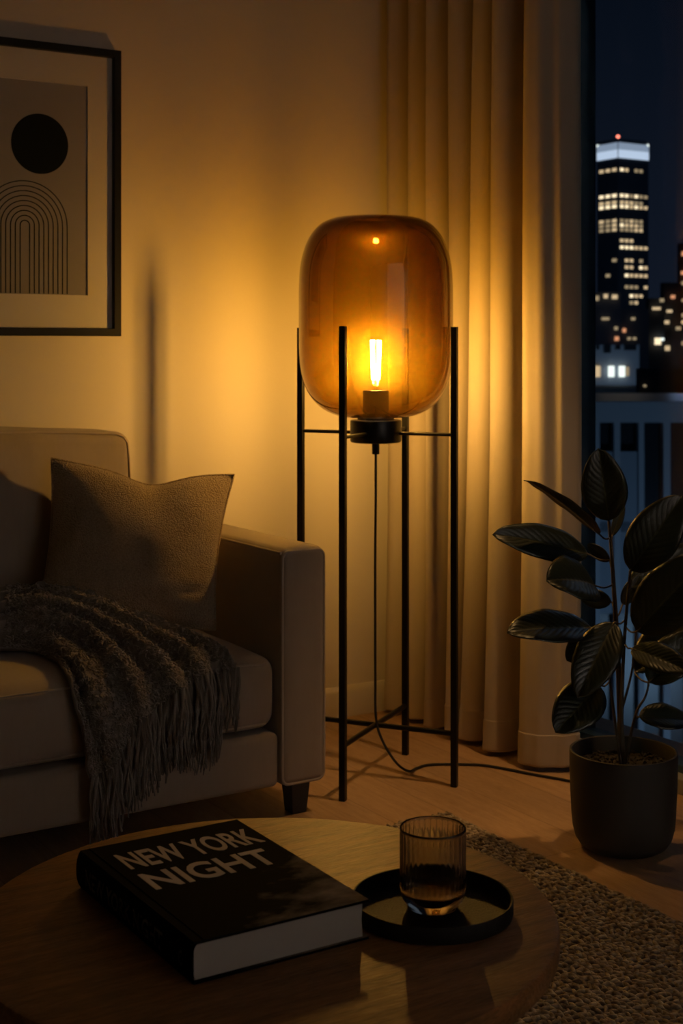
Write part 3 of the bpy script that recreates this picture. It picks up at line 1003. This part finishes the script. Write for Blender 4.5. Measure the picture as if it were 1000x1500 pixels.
# rounded spine
sp_ = []
hz = (bz1 - bz0) / 2
for i in range(13):
    a = PI / 2 + PI * i / 12
    sp_.append((bx0 + .006 + .0075 * math.cos(a), bz0 + hz + hz * math.sin(a)))
inn = []
for i in range(13):
    a = PI / 2 + PI * i / 12
    inn.append((bx0 + .008 + .0062 * math.cos(a), bz0 + hz + (hz - ct) * math.sin(a)))
G = [[(x, y, z) for (x, z) in sp_] + [(x, y, z) for (x, z) in inn[::-1]] + [(sp_[0][0], y, sp_[0][1])] for y in (by0, by1)]
m_.grid(G)
for y in (by0, by1):
    pass
cov = m_.build('cover', M['cover'])
for v_ in cov.data.vertices:
    v_.co -= Vector((bc[0], bc[1], .4003))
cov.parent = book
cov.data.polygons.foreach_set('use_smooth', [True] * len(cov.data.polygons))
cov.data.set_sharp_from_angle(angle=R(40))
# hinge groove line beside the spine
gm = MB().tube([(bx0 + .016 - bc[0], by0 + .001 - bc[1], bz1 - .4003 - .0002), (bx0 + .016 - bc[0], by1 - .001 - bc[1], bz1 - .4003 - .0002)], .0012, 8)
g_ = gm.build('hinge_ridge', M['cover'])
g_.parent = cov
m_ = MB()
pr = [(bx0 + .006, bz0 + ct), (bx1 - .006, bz0 + ct), (bx1 - .0072, bz0 + hz), (bx1 - .006, bz1 - ct), (bx0 + .006, bz1 - ct)]
a_ = [(x, by0 + .004, z) for x, z in pr]
b_ = [(x, by1 - .004, z) for x, z in pr]
m_.add(a_ + b_, [(0, 1, 2, 3, 4), (9, 8, 7, 6, 5)] + [(i, (i + 1) % 5, 5 + (i + 1) % 5, 5 + i) for i in range(5)])
pb = m_.build('page_block', M['page'], book)

def lettering(name, body, offset):
    cu = bpy.data.curves.new(name, 'FONT')
    cu.body = body
    cu.size = 1.
    cu.offset = offset
    cu.extrude = .01
    cu.resolution_u = 4
    o = bpy.data.objects.new(name, cu)
    C.objects.link(o)
    dg = bpy.context.evaluated_depsgraph_get()
    dg.update()
    me = bpy.data.meshes.new_from_object(o.evaluated_get(dg))
    bpy.data.objects.remove(o)
    bpy.data.curves.remove(cu)
    me.name = name
    me.materials.clear()
    return me

def place_text(name, body, mat, x0, x1, z0, z1, frame, offset=.02, th=.0004):
    """fit letters into the box; frame(u,v,w) gives the point"""
    me = lettering(name, body, offset)
    co = np.zeros(len(me.vertices) * 3)
    me.vertices.foreach_get('co', co)
    co = co.reshape(-1, 3)
    mn, mx = co.min(0), co.max(0)
    uu = x0 + (co[:, 0] - mn[0]) / (mx[0] - mn[0]) * (x1 - x0)
    vv = z0 + (co[:, 1] - mn[1]) / (mx[1] - mn[1]) * (z1 - z0)
    ww = (co[:, 2] - mn[2]) / (mx[2] - mn[2]) * th
    pts = np.array([frame(a, b, c) for a, b, c in zip(uu, vv, ww)])
    me.vertices.foreach_set('co', pts.ravel())
    me.update()
    me.materials.append(mat)
    o = bpy.data.objects.new(name, me)
    C.objects.link(o)
    return o
rel = lambda x, y, z: (x - bc[0], y - bc[1], z - .4003)
for nm, body, (u0, u1), (v0, v1) in (('title_lettering', 'NEW YORK', (-1.836, -1.650), (-1.921, -1.864)), ('title_lettering', 'NIGHT', (-1.837, -1.668), (-1.996, -1.940))):
    o = place_text(nm, body, M['letter'], u0, u1, v0, v1, lambda a, b, c: rel(a, b, bz1 + .00005 + c))
    o.parent = cov
# spine title runs from head to foot
o = place_text('spine_lettering', 'NEW YORK NIGHT', M['letter_dim'], 0, .225, -.011, .010,
               lambda a, b, c: rel(bx0 - .0016 - c + .0011 * (b / .011) ** 2 , by1 - .030 - a, bz0 + hz + b), .012)
o.parent = cov
o = place_text('spine_mark', 'C', M['letter_dim'], 0, .008, -.008, .008,
               lambda a, b, c: rel(bx0 - .0016 - c + .0008 * (b / .011) ** 2, by0 + .026 - a, bz0 + hz + b), .0)
o.parent = cov

# ------------------------------------------------------------------ tray and tumbler
RX, RY, RR = -1.536, -2.127, .0968
tz = .4003
tray = MB()
pf = [(0, tz), (RR - .004, tz), (RR - .001, tz + .001), (RR, tz + .004), (RR, tz + .0195), (RR - .0008, tz + .0208), (RR - .0022, tz + .0208), (RR - .0032, tz + .0198), (RR - .0036, tz + .008), (RR - .0060, tz + .0048), (RR - .010, tz + .0040), (0, tz + .0040)]
tr = tray.lathe(pf, (RX, RY, 0), 128).build('tray', M['tray'], smooth=40)
tag(tr, 'round black metal tray with a raised rim beneath the smoked glass', 'tray')
GX, GY, GR, gz = -1.531, -2.121, .0400, .4045
tum = thing('tumbler', (GX, GY, gz), 'smoked ribbed glass tumbler with a thick base standing on the black tray', 'glass')
NF = 34
def fl(q, z, i):
    return -.0011 * abs(math.cos(q * NF / 2)) if i in (3, 4, 5, 6, 7) else 0.
body = [(.0392, .0185), (.0398, .0215), (.0400, .0250), (.0400, .0290), (.0400, .045), (.0400, .060), (.0400, .075), (.0400, .0905), (.0402, .0935), (.0398, .0960), (.0390, .0968), (.0382, .0960), (.0377, .093), (.0372, .060), (.0369, .030), (.0366, .0225), (.0392, .0185)]
MB().lathe(body, (GX, GY, gz), 204, flute=fl).build('bowl', M['smoke'], tum, smooth=70)
bs = [(.0001, 0.0), (.0275, 0.0), (.0300, .0012), (.0325, .005), (.0352, .009), (.0380, .0135), (.0392, .0184), (.0366, .0218), (.034, .0205), (.026, .0190), (.0001, .0185)]
MB().lathe(bs, (GX, GY, gz), 96).build('base', M['smoke_base'], tum, smooth=50)

# ------------------------------------------------------------------ potted rubber plant
PX, PY = -.391, -1.238
pl = thing('potted_rubber_plant', (PX, PY, 0), 'dark-leaved rubber plant in a matt charcoal pot on the floor by the window', 'plant')
po = [(0, .0), (.070, .0), (.082, .002), (.094, .010), (.103, .024), (.1085, .045), (.111, .070), (.1135, .120), (.1150, .170), (.1155, .205), (.1148, .2085), (.1125, .2095), (.1095, .2085), (.1085, .205), (.1070, .175), (.105, .150)]
MB().lathe(po, (PX, PY, 0), 96).build('pot', M['pot'], pl, smooth=45)
m_ = MB()
G = []
for i in range(14):
    r = .1062 * i / 13
    G.append([(PX + r * math.cos(2 * PI * j / 60), PY + r * math.sin(2 * PI * j / 60), .176 + (.006 * noise.noise(Vector((r * 60 * math.cos(2 * PI * j / 60), r * 60 * math.sin(2 * PI * j / 60), 0))) if i < 13 else 0)) for j in range(61)])
m_.grid(G)
so = m_.build('soil', M['soil'], pl, smooth=80)
cl = []
for k in range(260):
    a, r = random.uniform(0, 2 * PI), .100 * math.sqrt(random.random())
    cl.append((PX + r * math.cos(a), PY + r * math.sin(a), .1785))
cl = np.array(cl)
V, Q = stitches(cl, rng.normal(0, 1, (260, 3)) * np.array([1, 1, .3]), np.tile(np.array([0, 0, 1.]), (260, 1)) + rng.normal(0, .1, (260, 3)), rng.uniform(.004, .010, 260), rng.uniform(.0015, .0032, 260))
cb = np_mesh('soil_crumbs', V, Q, M['soil'])
cb['kind'] = 'stuff'
cb.parent = so
stems = [([(-0.394,-1.239,0.172),(-0.399,-1.236,0.295),(-0.402,-1.233,0.413),(-0.409,-1.229,0.546),(-0.414,-1.226,0.635),(-0.419,-1.223,0.704)], .0075, .0030),
         ([(-0.396,-1.245,0.172),(-0.403,-1.245,0.269),(-0.399,-1.247,0.416),(-0.393,-1.251,0.519),(-0.387,-1.255,0.598)], .0050, .0028),
         ([(-0.402,-1.243,0.172),(-0.414,-1.238,0.27),(-0.422,-1.233,0.342),(-0.433,-1.226,0.416),(-0.443,-1.220,0.467)], .0035, .0020),
         ([(-0.395,-1.246,0.172),(-0.378,-1.260,0.283),(-0.359,-1.272,0.327),(-0.353,-1.276,0.357)], .0035, .0020),
         ([(-0.402,-1.245,0.298),(-0.384,-1.256,0.379),(-0.376,-1.262,0.467)], .0030, .0020)]
allst = []
for pts, ra, rb in stems:
    cpts = catmull(pts, 26)
    allst += cpts
    MB().tube(cpts, [ra + (rb - ra) * i / 25 for i in range(26)], 10).build('stem', M['stem'], pl, smooth=60)
LEAVES = [
((-0.419,-1.223,0.704),(-0.465,-1.241,0.863),0.098,(0,.05,.3)),
((-0.443,-1.220,0.676),(-0.644,-1.212,0.806),0.075,(-.1,.95,.2)),
((-0.443,-1.184,0.629),(-0.668,-1.138,0.684),0.084,(0,.30,.2)),
((-0.485,-1.253,0.574),(-0.636,-1.276,0.602),0.118,(0,.35,.45)),
((-0.476,-1.234,0.480),(-0.692,-1.217,0.492),0.100,(0,.50,.2)),
((-0.457,-1.281,0.498),(-0.570,-1.293,0.357),0.094,(0,.2,.35)),
((-0.434,-1.214,0.465),(-0.503,-1.182,0.404),0.065,(0,.2,.2)),
((-0.484,-1.265,0.365),(-0.615,-1.277,0.288),0.098,(0,.25,.3)),
((-0.394,-1.262,0.599),(-0.314,-1.335,0.763),0.108,(.1,.1,.2)),
((-0.439,-1.328,0.485),(-0.375,-1.463,0.654),0.121,(0,.1,.2)),
((-0.339,-1.202,0.551),(-0.192,-1.259,0.637),0.076,(0,.2,.2)),
((-0.352,-1.194,0.512),(-0.319,-1.215,0.578),0.036,(0,-.2,.1)),
((-0.385,-1.197,0.666),(-0.349,-1.196,0.734),0.022,(0,-.2,.1)),
((-0.390,-1.194,0.611),(-0.420,-1.157,0.647),0.030,(0,-.3,.1)),
((-0.375,-1.298,0.364),(-0.260,-1.334,0.467),0.091,(0,.3,.2)),
((-0.378,-1.272,0.286),(-0.269,-1.317,0.272),0.070,(0,.5,.3)),
((-0.329,-1.208,0.363),(-0.169,-1.237,0.495),0.091,(0,.4,.2)),
((-0.373,-1.181,0.518),(-0.420,-1.128,0.529),0.042,(0,-.1,.2)),
((-0.420,-1.293,0.441),(-0.374,-1.416,0.409),0.070,(0,.4,.3)),
]
CAM = Vector((-2.53, -3.512, 1.08))
toward_room = (CAM - Vector((PX, PY, .5))).normalized()
rightv = Vector((.848, -.53, 0))
for li, (b_, t_, W, (sr, su, droop)) in enumerate(LEAVES):
    b_, t_ = Vector(b_), Vector(t_)
    d = t_ - b_
    L = d.length
    d.normalize()
    nh = (toward_room * (1 - abs(su)) + Vector((0, 0, 1)) * su + rightv * sr).normalized()
    nrm_ = (nh - d * nh.dot(d)).normalized()
    sd_ = d.cross(nrm_)
    nu, nv = 25, 15
    me = bpy.data.meshes.new('leaf')
    vs, fs, uvs = [], [], []
    for i in range(nu):
        t = i / (nu - 1)
        # broad oval with a short drip tip
        w = (math.sin(PI * min(1, t * .985) ** .92)) ** .62 if 0 < t < 1 else 0
        w *= (1 - .10 * (t - .5))
        if t > .95:
            w *= max(.05, (1 - t) / .05) ** .6
        if t < .04:
            w *= t / .04
        for j in range(nv):
            s_ = j / (nv - 1) * 2 - 1
            fold = .21 * W * abs(s_) ** 1.15 * w
            wave = .012 * W * math.sin(t * 19 + li + (1 if s_ > 0 else 2.2)) * s_ * s_
            dr_ = droop * L * (.34 * (t * (1 - t)) * 1.6 - .10 * t * t * 0)
            tip = -.035 * L * max(0, t - .9) * 10 * .5
            curl = -.10 * W * (s_ ** 4) * w
            p_ = b_ + d * (L * t) + sd_ * (s_ * w * W / 2) + nrm_ * (fold * .8 + wave + dr_ + tip + curl)
            vs.append(p_)
            uvs.append((j / (nv - 1), t))
    for i in range(nu - 1):
        for j in range(nv - 1):
            fs.append((i * nv + j, i * nv + j + 1, (i + 1) * nv + j + 1, (i + 1) * nv + j))
    # keep clear of the pane
    vs = [(min(p.x, .0), p.y, p.z) for p in vs]
    me.from_pydata(vs, [], fs)
    ul = me.uv_layers.new(name='UVMap')
    for lp in me.loops:
        ul.data[lp.index].uv = uvs[lp.vertex_index]
    lf = link('leaf', me, M['leaf'], pl, 80)
    so_ = lf.modifiers.new('thick', 'SOLIDIFY')
    so_.thickness = .0011
    # leaf stalk from the nearest stem point a little lower down
    best = min(allst, key=lambda q: (q - b_).length + (0 if q.z < b_.z + .005 else .15))
    midp = (best + b_) / 2 + Vector((0, 0, -.006))
    if (best - b_).length > .004:
        pk = MB().tube(catmull([best, midp, b_, b_ + d * .02], 12), .0019, 7).build('leaf_stalk', M['stem'], None, smooth=60)
        pk.parent = lf

# ------------------------------------------------------------------ the city beyond the window
GZ = -60.
struct(MB().box(-200, 2600, -900, 2600, GZ - 1, GZ).build('ground', M['asphalt']))
def win_part(parent, mat, x0, x1, y0, y1, z0, z1):
    o = MB().box(x0, x1, y0, y1, z0, z1).build('lit_window', mat, parent)
    return o
tw = thing('office_tower', (1062., 1129., GZ), 'tall dark skyscraper with a white-lit crown and rows of lit windows', 'building')
TX0, TX1, TY0, TY1 = 1040., 1084., 1113., 1145.
zpx = lambda y: 1.08 + (508 - y) * 1500 / 2075
MB().box(TX0, TX1, TY0, TY1, GZ, zpx(203)).build('tower_body', M['tower'], tw)
for (ya_, yb_, mt) in ((231, 219, M['crown']), (219, 208.5, M['crown_dim'])):
    cr = MB()
    cr.box(TX0 + .6, TX1, TY0 - .8, TY0, zpx(ya_), zpx(yb_))
    cr.box(TX0 - .8, TX0, TY0 + .6, TY1, zpx(ya_), zpx(yb_))
    cr.build('lit_crown', mt, tw)
for (x, y, z) in ((TX0 + 1, TY0 + 1, zpx(200)), (TX1 - 1, TY0 + .5, zpx(209)), (TX0 + .5, TY1 - 1, zpx(209))):
    q = MB().lathe([(.01, -1.9), (1.4, -1.4), (1.9, 0), (1.4, 1.4), (.01, 1.9)], (x, y, z), 12)
    q.build('beacon', M['lit_red'] if y < TY0 + 1.5 and x < TX0 + 5 else M['lit_white'], tw, smooth=60)
    MB().tube([(x, y, zpx(209)), (x, y, z)], .3, 6).build('beacon_mast', M['tower'], tw)
rowsw = [(248, [.5, .7, .7], [.9, .5, 0, .3, .4, 0]), (286, [1, 1, 1], [1.2, 1, .4, .9, .4, .4]), (296, [.6, .6, .8], [.8, .5, .5, .4, .3, 0]), (302, [.9, 1, 1], [1.2, 1.2, .5, 1, .7, .5]),
         (323, [.5, .4, .8], [.3, .3, .5, .4, .3, 0]), (329.5, [.4, .4, .8], [1.2, .8, .8, .5, .4, 0]), (336, [.3, .3, .7], [.3, .4, .3, .5, .5, 0]), (352, [], [.7, .5, .5, 0, 0, 0]), (362, [], [1, .9, 1, .8, .8, .6]),
         (381, [0, 0, .3], [0, .6, .5, 0, .3, 0]), (391, [], [0, .7, .7, 0, .9, .8]), (403, [0, .4, 0], [0, 1, .6, .6, .6, .5]), (420, [], [0, .4, .4, .4, 0, .6]), (433, [], [0, 0, .9, .5, .5, 0]), (443, [], [0, 0, .4, .5, 0, 0])]
def lit(f):
    return LIT[0] if f < .45 else LIT[1] if f < .85 else LIT[2]
for (y, lf_, rt_) in rowsw:
    z = zpx(y)
    for k, f in enumerate(lf_):
        if f:
            a = TY1 - 3.5 - k * 10.0
            win_part(tw, lit(f), TX0 - .5, TX0 - .1, a - 6.5, a, z - 1.7, z + 1.7)
    for k, f in enumerate(rt_):
        if f:
            a = TX0 + 3. + k * 6.9
            win_part(tw, lit(f), a, a + 4.6, TY0 - .5, TY0 - .1, z - 1.7, z + 1.7)

F2 = Vector((.52992, .84805, 0))
R2 = Vector((.84805, -.52992, 0))
def slab(mb, D, xa, xb, depth, za, zb):
    """box facing the room at distance D: xa..xb metres to the right of the room's axis"""
    o = Vector((CAM.x, CAM.y, 0)) + F2 * D
    p = [o + R2 * xa, o + R2 * xb, o + R2 * xb + F2 * depth, o + R2 * xa + F2 * depth]
    vs = [(q.x, q.y, z) for z in (za, zb) for q in p]
    return mb.add(vs, [(3, 2, 1, 0), (4, 5, 6, 7), (0, 1, 5, 4), (1, 2, 6, 5), (2, 3, 7, 6), (3, 0, 4, 7)])
def block(name, D, pxa, pxb, pyt, depth, mat, label, lights, group=None, extra=None):
    k = D / 2075.
    xa, xb = (pxa - 500) * k, (pxb - 500) * k
    zt = 1.08 + (508 - pyt) * k
    o = Vector((CAM.x, CAM.y, 0)) + F2 * D + R2 * ((xa + xb) / 2)
    t = thing(name, (o.x, o.y, GZ), label, 'building', group)
    slab(MB(), D, xa, xb, depth, GZ, zt).build('building_body', mat, t)
    for (x, y, w_, h_, mt) in lights:
        m_ = MB()
        slab(m_, D - .004 * D, (x - 500 - w_ / 2) * k, (x - 500 + w_ / 2) * k, .003 * D, 1.08 + (508 - y - h_ / 2) * k, 1.08 + (508 - y + h_ / 2) * k)
        m_.build('lit_window', mt, t)
    return t
A_, B_, W_, O_ = LIT[0], LIT[1], M['lit_white'], M['lit_orange']
block('city_block', 600, 862, 909, 428, 6, M['dark_block'], 'dark building low in front of the skyscraper\'s left half', [(873, 437, 5, 7, A_), (886, 434, 5, 6, LIT[1]), (899, 435, 7, 6, B_), (883, 467, 5, 4, A_), (888.5, 467, 4, 4, A_), (901, 481, 4, 5, A_), (902, 496, 5, 6, O_)], 'dark city blocks')
block('city_block', 620, 907, 950, 452, 6, M['dark_block'], 'dark building at the foot of the skyscraper\'s right half', [(926, 467, 5, 4, A_), (913, 484, 4, 6, O_), (920, 496, 4, 4, A_), (928, 496, 4, 4, A_)], 'dark city blocks')
block('city_block', 820, 950, 973, 437, 8, M['dark_block'], 'dark building with scattered lights just right of the skyscraper', [(957, 452, 5, 4, B_), (963, 452, 5, 4, B_), (968, 440, 5, 5, A_), (962, 500, 8, 10, LIT[2]), (968, 497, 5, 4, W_)], 'dark city blocks')
block('city_block', 840, 971, 998, 414, 8, M['dark_block'], 'dark building with orange lit windows, standing second right of the skyscraper', [(984, 435, 5, 5, O_), (979, 456, 7, 4, B_), (975, 472, 6, 5, B_), (992, 481, 6, 5, A_), (976, 510, 6, 7, B_)], 'dark city blocks')
block('city_block', 900, 996, 1050, 356, 8, M['dark_block'], 'tall dark building with red lights at the right edge of the window view', [(999, 372, 3, 6, O_), (998.5, 400, 4, 5, O_), (999, 415, 4, 5, A_), (999, 440, 4, 4, A_), (999, 462, 4, 5, A_), (999, 472, 4, 5, B_), (999, 503, 4, 6, A_), (1015, 420, 6, 6, A_)], 'dark city blocks')
t = block('apartment_block', 200, 855, 936, 505, 12, M['pale_block'], 'pale low building with three bright tall windows in the middle distance', [(874, 544, 7, 16, B_), (894, 544, 8, 16, W_), (909.5, 544, 8, 16, W_), (917.5, 544, 3.5, 13, A_)])
k = 200 / 2075.
for (xa, xb, ya, yb) in ((883, 893, 500 + 4, 517), (872, 876, 505, 512), (900, 907, 505, 512), (913, 930, 505, 513), (862, 934, 568, 584)):
    m_ = MB()
    slab(m_, 199.2, (xa - 500) * k, (xb - 500) * k, .7, 1.08 + (508 - yb) * k, 1.08 + (508 - ya) * k)
    m_.build('dark_window', M['dark_glass'], t)
block('city_block', 150, 937, 1060, 540, 2, M['dark_block'], 'unlit low dark roof between the pale building and the tall blocks', [(873 + 70, 525 + 40, 3, 3, A_)], 'dark city blocks')
# near facade: parapet over a row of piers
nb = thing('neighbouring_building', tuple(Vector((CAM.x, CAM.y, GZ)) + F2 * 62 + R2 * 14), 'nearest pale building across the street with a flat parapet over piers', 'building')
k = 60 / 2075.
zz = lambda y: 1.08 + (508 - y) * k
m_ = MB()
slab(m_, 60, 340 * k, 760 * k, .8, zz(619), zz(588.5))
m_.build('parapet', M['concrete'], nb)
m_ = MB()
slab(m_, 60.6, 342 * k, 758 * k, 12, GZ, zz(590))
m_.build('recessed_wall', M['dark_glass'], nb)
for x, w_ in ((850, 8), (874, 9), (904, 9), (939.5, 8), (977, 10), (1012, 9), (1048, 9), (1085, 9)):
    m_ = MB()
    slab(m_, 60.05, (x - 500 - w_ / 2) * k, (x - 500 + w_ / 2) * k, .6, zz(1100), zz(618))
    m_.build('pier', M['concrete'], nb)
m_ = MB()
slab(m_, 60.2, 342 * k, 445 * k, .4, zz(900), zz(662))
slab(m_, 60.2, 342 * k, 758 * k, .4, zz(780), zz(765))
m_.build('balcony_panel', M['pale_block'], nb)

# ------------------------------------------------------------------ world and lights
wld = bpy.data.worlds.new('night')
bpy.context.scene.world = wld
wld.use_nodes = True
nt = wld.node_tree
nt.nodes.clear()
tc = N(nt, 'ShaderNodeTexCoord')
sp = N(nt, 'ShaderNodeSeparateXYZ', {'Vector': tc.outputs['Generated']})
mr = N(nt, 'ShaderNodeMapRange', {'Value': sp.outputs[2], 'From Min': -.02, 'From Max': .26})
cc = mix_col(nt, mr.outputs[0], (.0070, .0105, .0200), (.0022, .0042, .0088))
bg = N(nt, 'ShaderNodeBackground', {'Color': cc, 'Strength': 1.})
wo = nt.nodes.new('ShaderNodeOutputWorld')
nt.links.new(bg.outputs[0], wo.inputs['Surface'])

def point(name, loc, energy, col, rad):
    l = bpy.data.lights.new(name, 'POINT')
    l.energy = energy
    l.color = col
    l.shadow_soft_size = rad
    o = bpy.data.objects.new(name, l)
    o.location = loc
    C.objects.link(o)
    return o
# two added, unseen fill spots: front-wall bounce for the sofa, overhead for the floor
d = bpy.data.lights.new('bounce_fill_spot', 'SPOT')     # added fill, turned to the far front wall, whose paint sends it back softly
d.energy = 118.
d.color = (1., .95, .94)
d.spot_size = R(125)
d.spot_blend = .6
d.shadow_soft_size = .06
do = bpy.data.objects.new('bounce_fill_spot', d)
do.location = (-.75, -3.8, 1.2)
do.rotation_euler = Vector((.10, -1., -.06)).to_track_quat('-Z', 'Y').to_euler()
C.objects.link(do)
d = bpy.data.lights.new('floor_fill_spot', 'SPOT')  # added warm fill without a fixture, brightens the floor around the lamp
d.energy = 78.
d.color = (1., .56, .20)
d.spot_size = R(29)
d.spot_blend = 1.
d.shadow_soft_size = .03
do = bpy.data.objects.new('floor_fill_spot', d)
do.location = (-.25, -1.45, 2.66)
do.rotation_euler = Vector((-.22, .68, -2.66)).to_track_quat('-Z', 'Y').to_euler()
C.objects.link(do)
# added cool fill points between the buildings, brightening their facades
o = Vector((CAM.x, CAM.y, 0)) + F2 * 44 + R2 * 16
point('facade_fill', (o.x, o.y, -16.), 1900., (.38, .66, 1.), 2.)
o = Vector((CAM.x, CAM.y, 0)) + F2 * 165 + R2 * 36
point('facade_fill', (o.x, o.y, -20.), 9000., (.45, .70, 1.), 3.)
o = Vector((CAM.x, CAM.y, 0)) + F2 * 1150 + R2 * 300
point('facade_fill', (o.x, o.y, 40.), 120000., (.40, .64, 1.), 8.)
o = Vector((CAM.x, CAM.y, 0)) + F2 * 430 + R2 * 105
point('facade_fill', (o.x, o.y, 0.), 45000., (.40, .60, 1.), 6.)
# added dim blue sun standing in for city glow through the glass
s = bpy.data.lights.new('cool_fill_sun', 'SUN')
s.energy = .035
s.color = (.50, .72, 1.)
s.angle = R(25)
so = bpy.data.objects.new('cool_fill_sun', s)
so.rotation_euler = Vector((-.85, -.32, -.52)).to_track_quat('-Z', 'Y').to_euler()
C.objects.link(so)

# ------------------------------------------------------------------ camera
cam = bpy.data.cameras.new('camera')
cam.sensor_fit = 'AUTO'
cam.sensor_width = 36.
cam.lens = 2075 / 1500 * 36.
cam.shift_y = -(750 - 508) / 1500.
cam.clip_start = .05
cam.clip_end = 6000.
cam.dof.use_dof = True
cam.dof.focus_distance = 2.3
cam.dof.aperture_fstop = 9.
co = bpy.data.objects.new('camera', cam)
co.location = CAM
co.rotation_euler = (PI / 2, 0, -R(32))
C.objects.link(co)
sc = bpy.context.scene
sc.camera = co
sc.view_settings.view_transform = 'Standard'
sc.view_settings.look = 'None'
sc.view_settings.gamma = 1.
sc.view_settings.exposure = 0.
sc.view_settings.use_curve_mapping = False
cy = sc.cycles
cy.use_denoising = True
cy.max_bounces = 12
cy.diffuse_bounces = 6
cy.glossy_bounces = 6
cy.transmission_bounces = 10
cy.transparent_max_bounces = 24
cy.sample_clamp_indirect = 4.
cy.caustics_reflective = False
cy.caustics_refractive = False
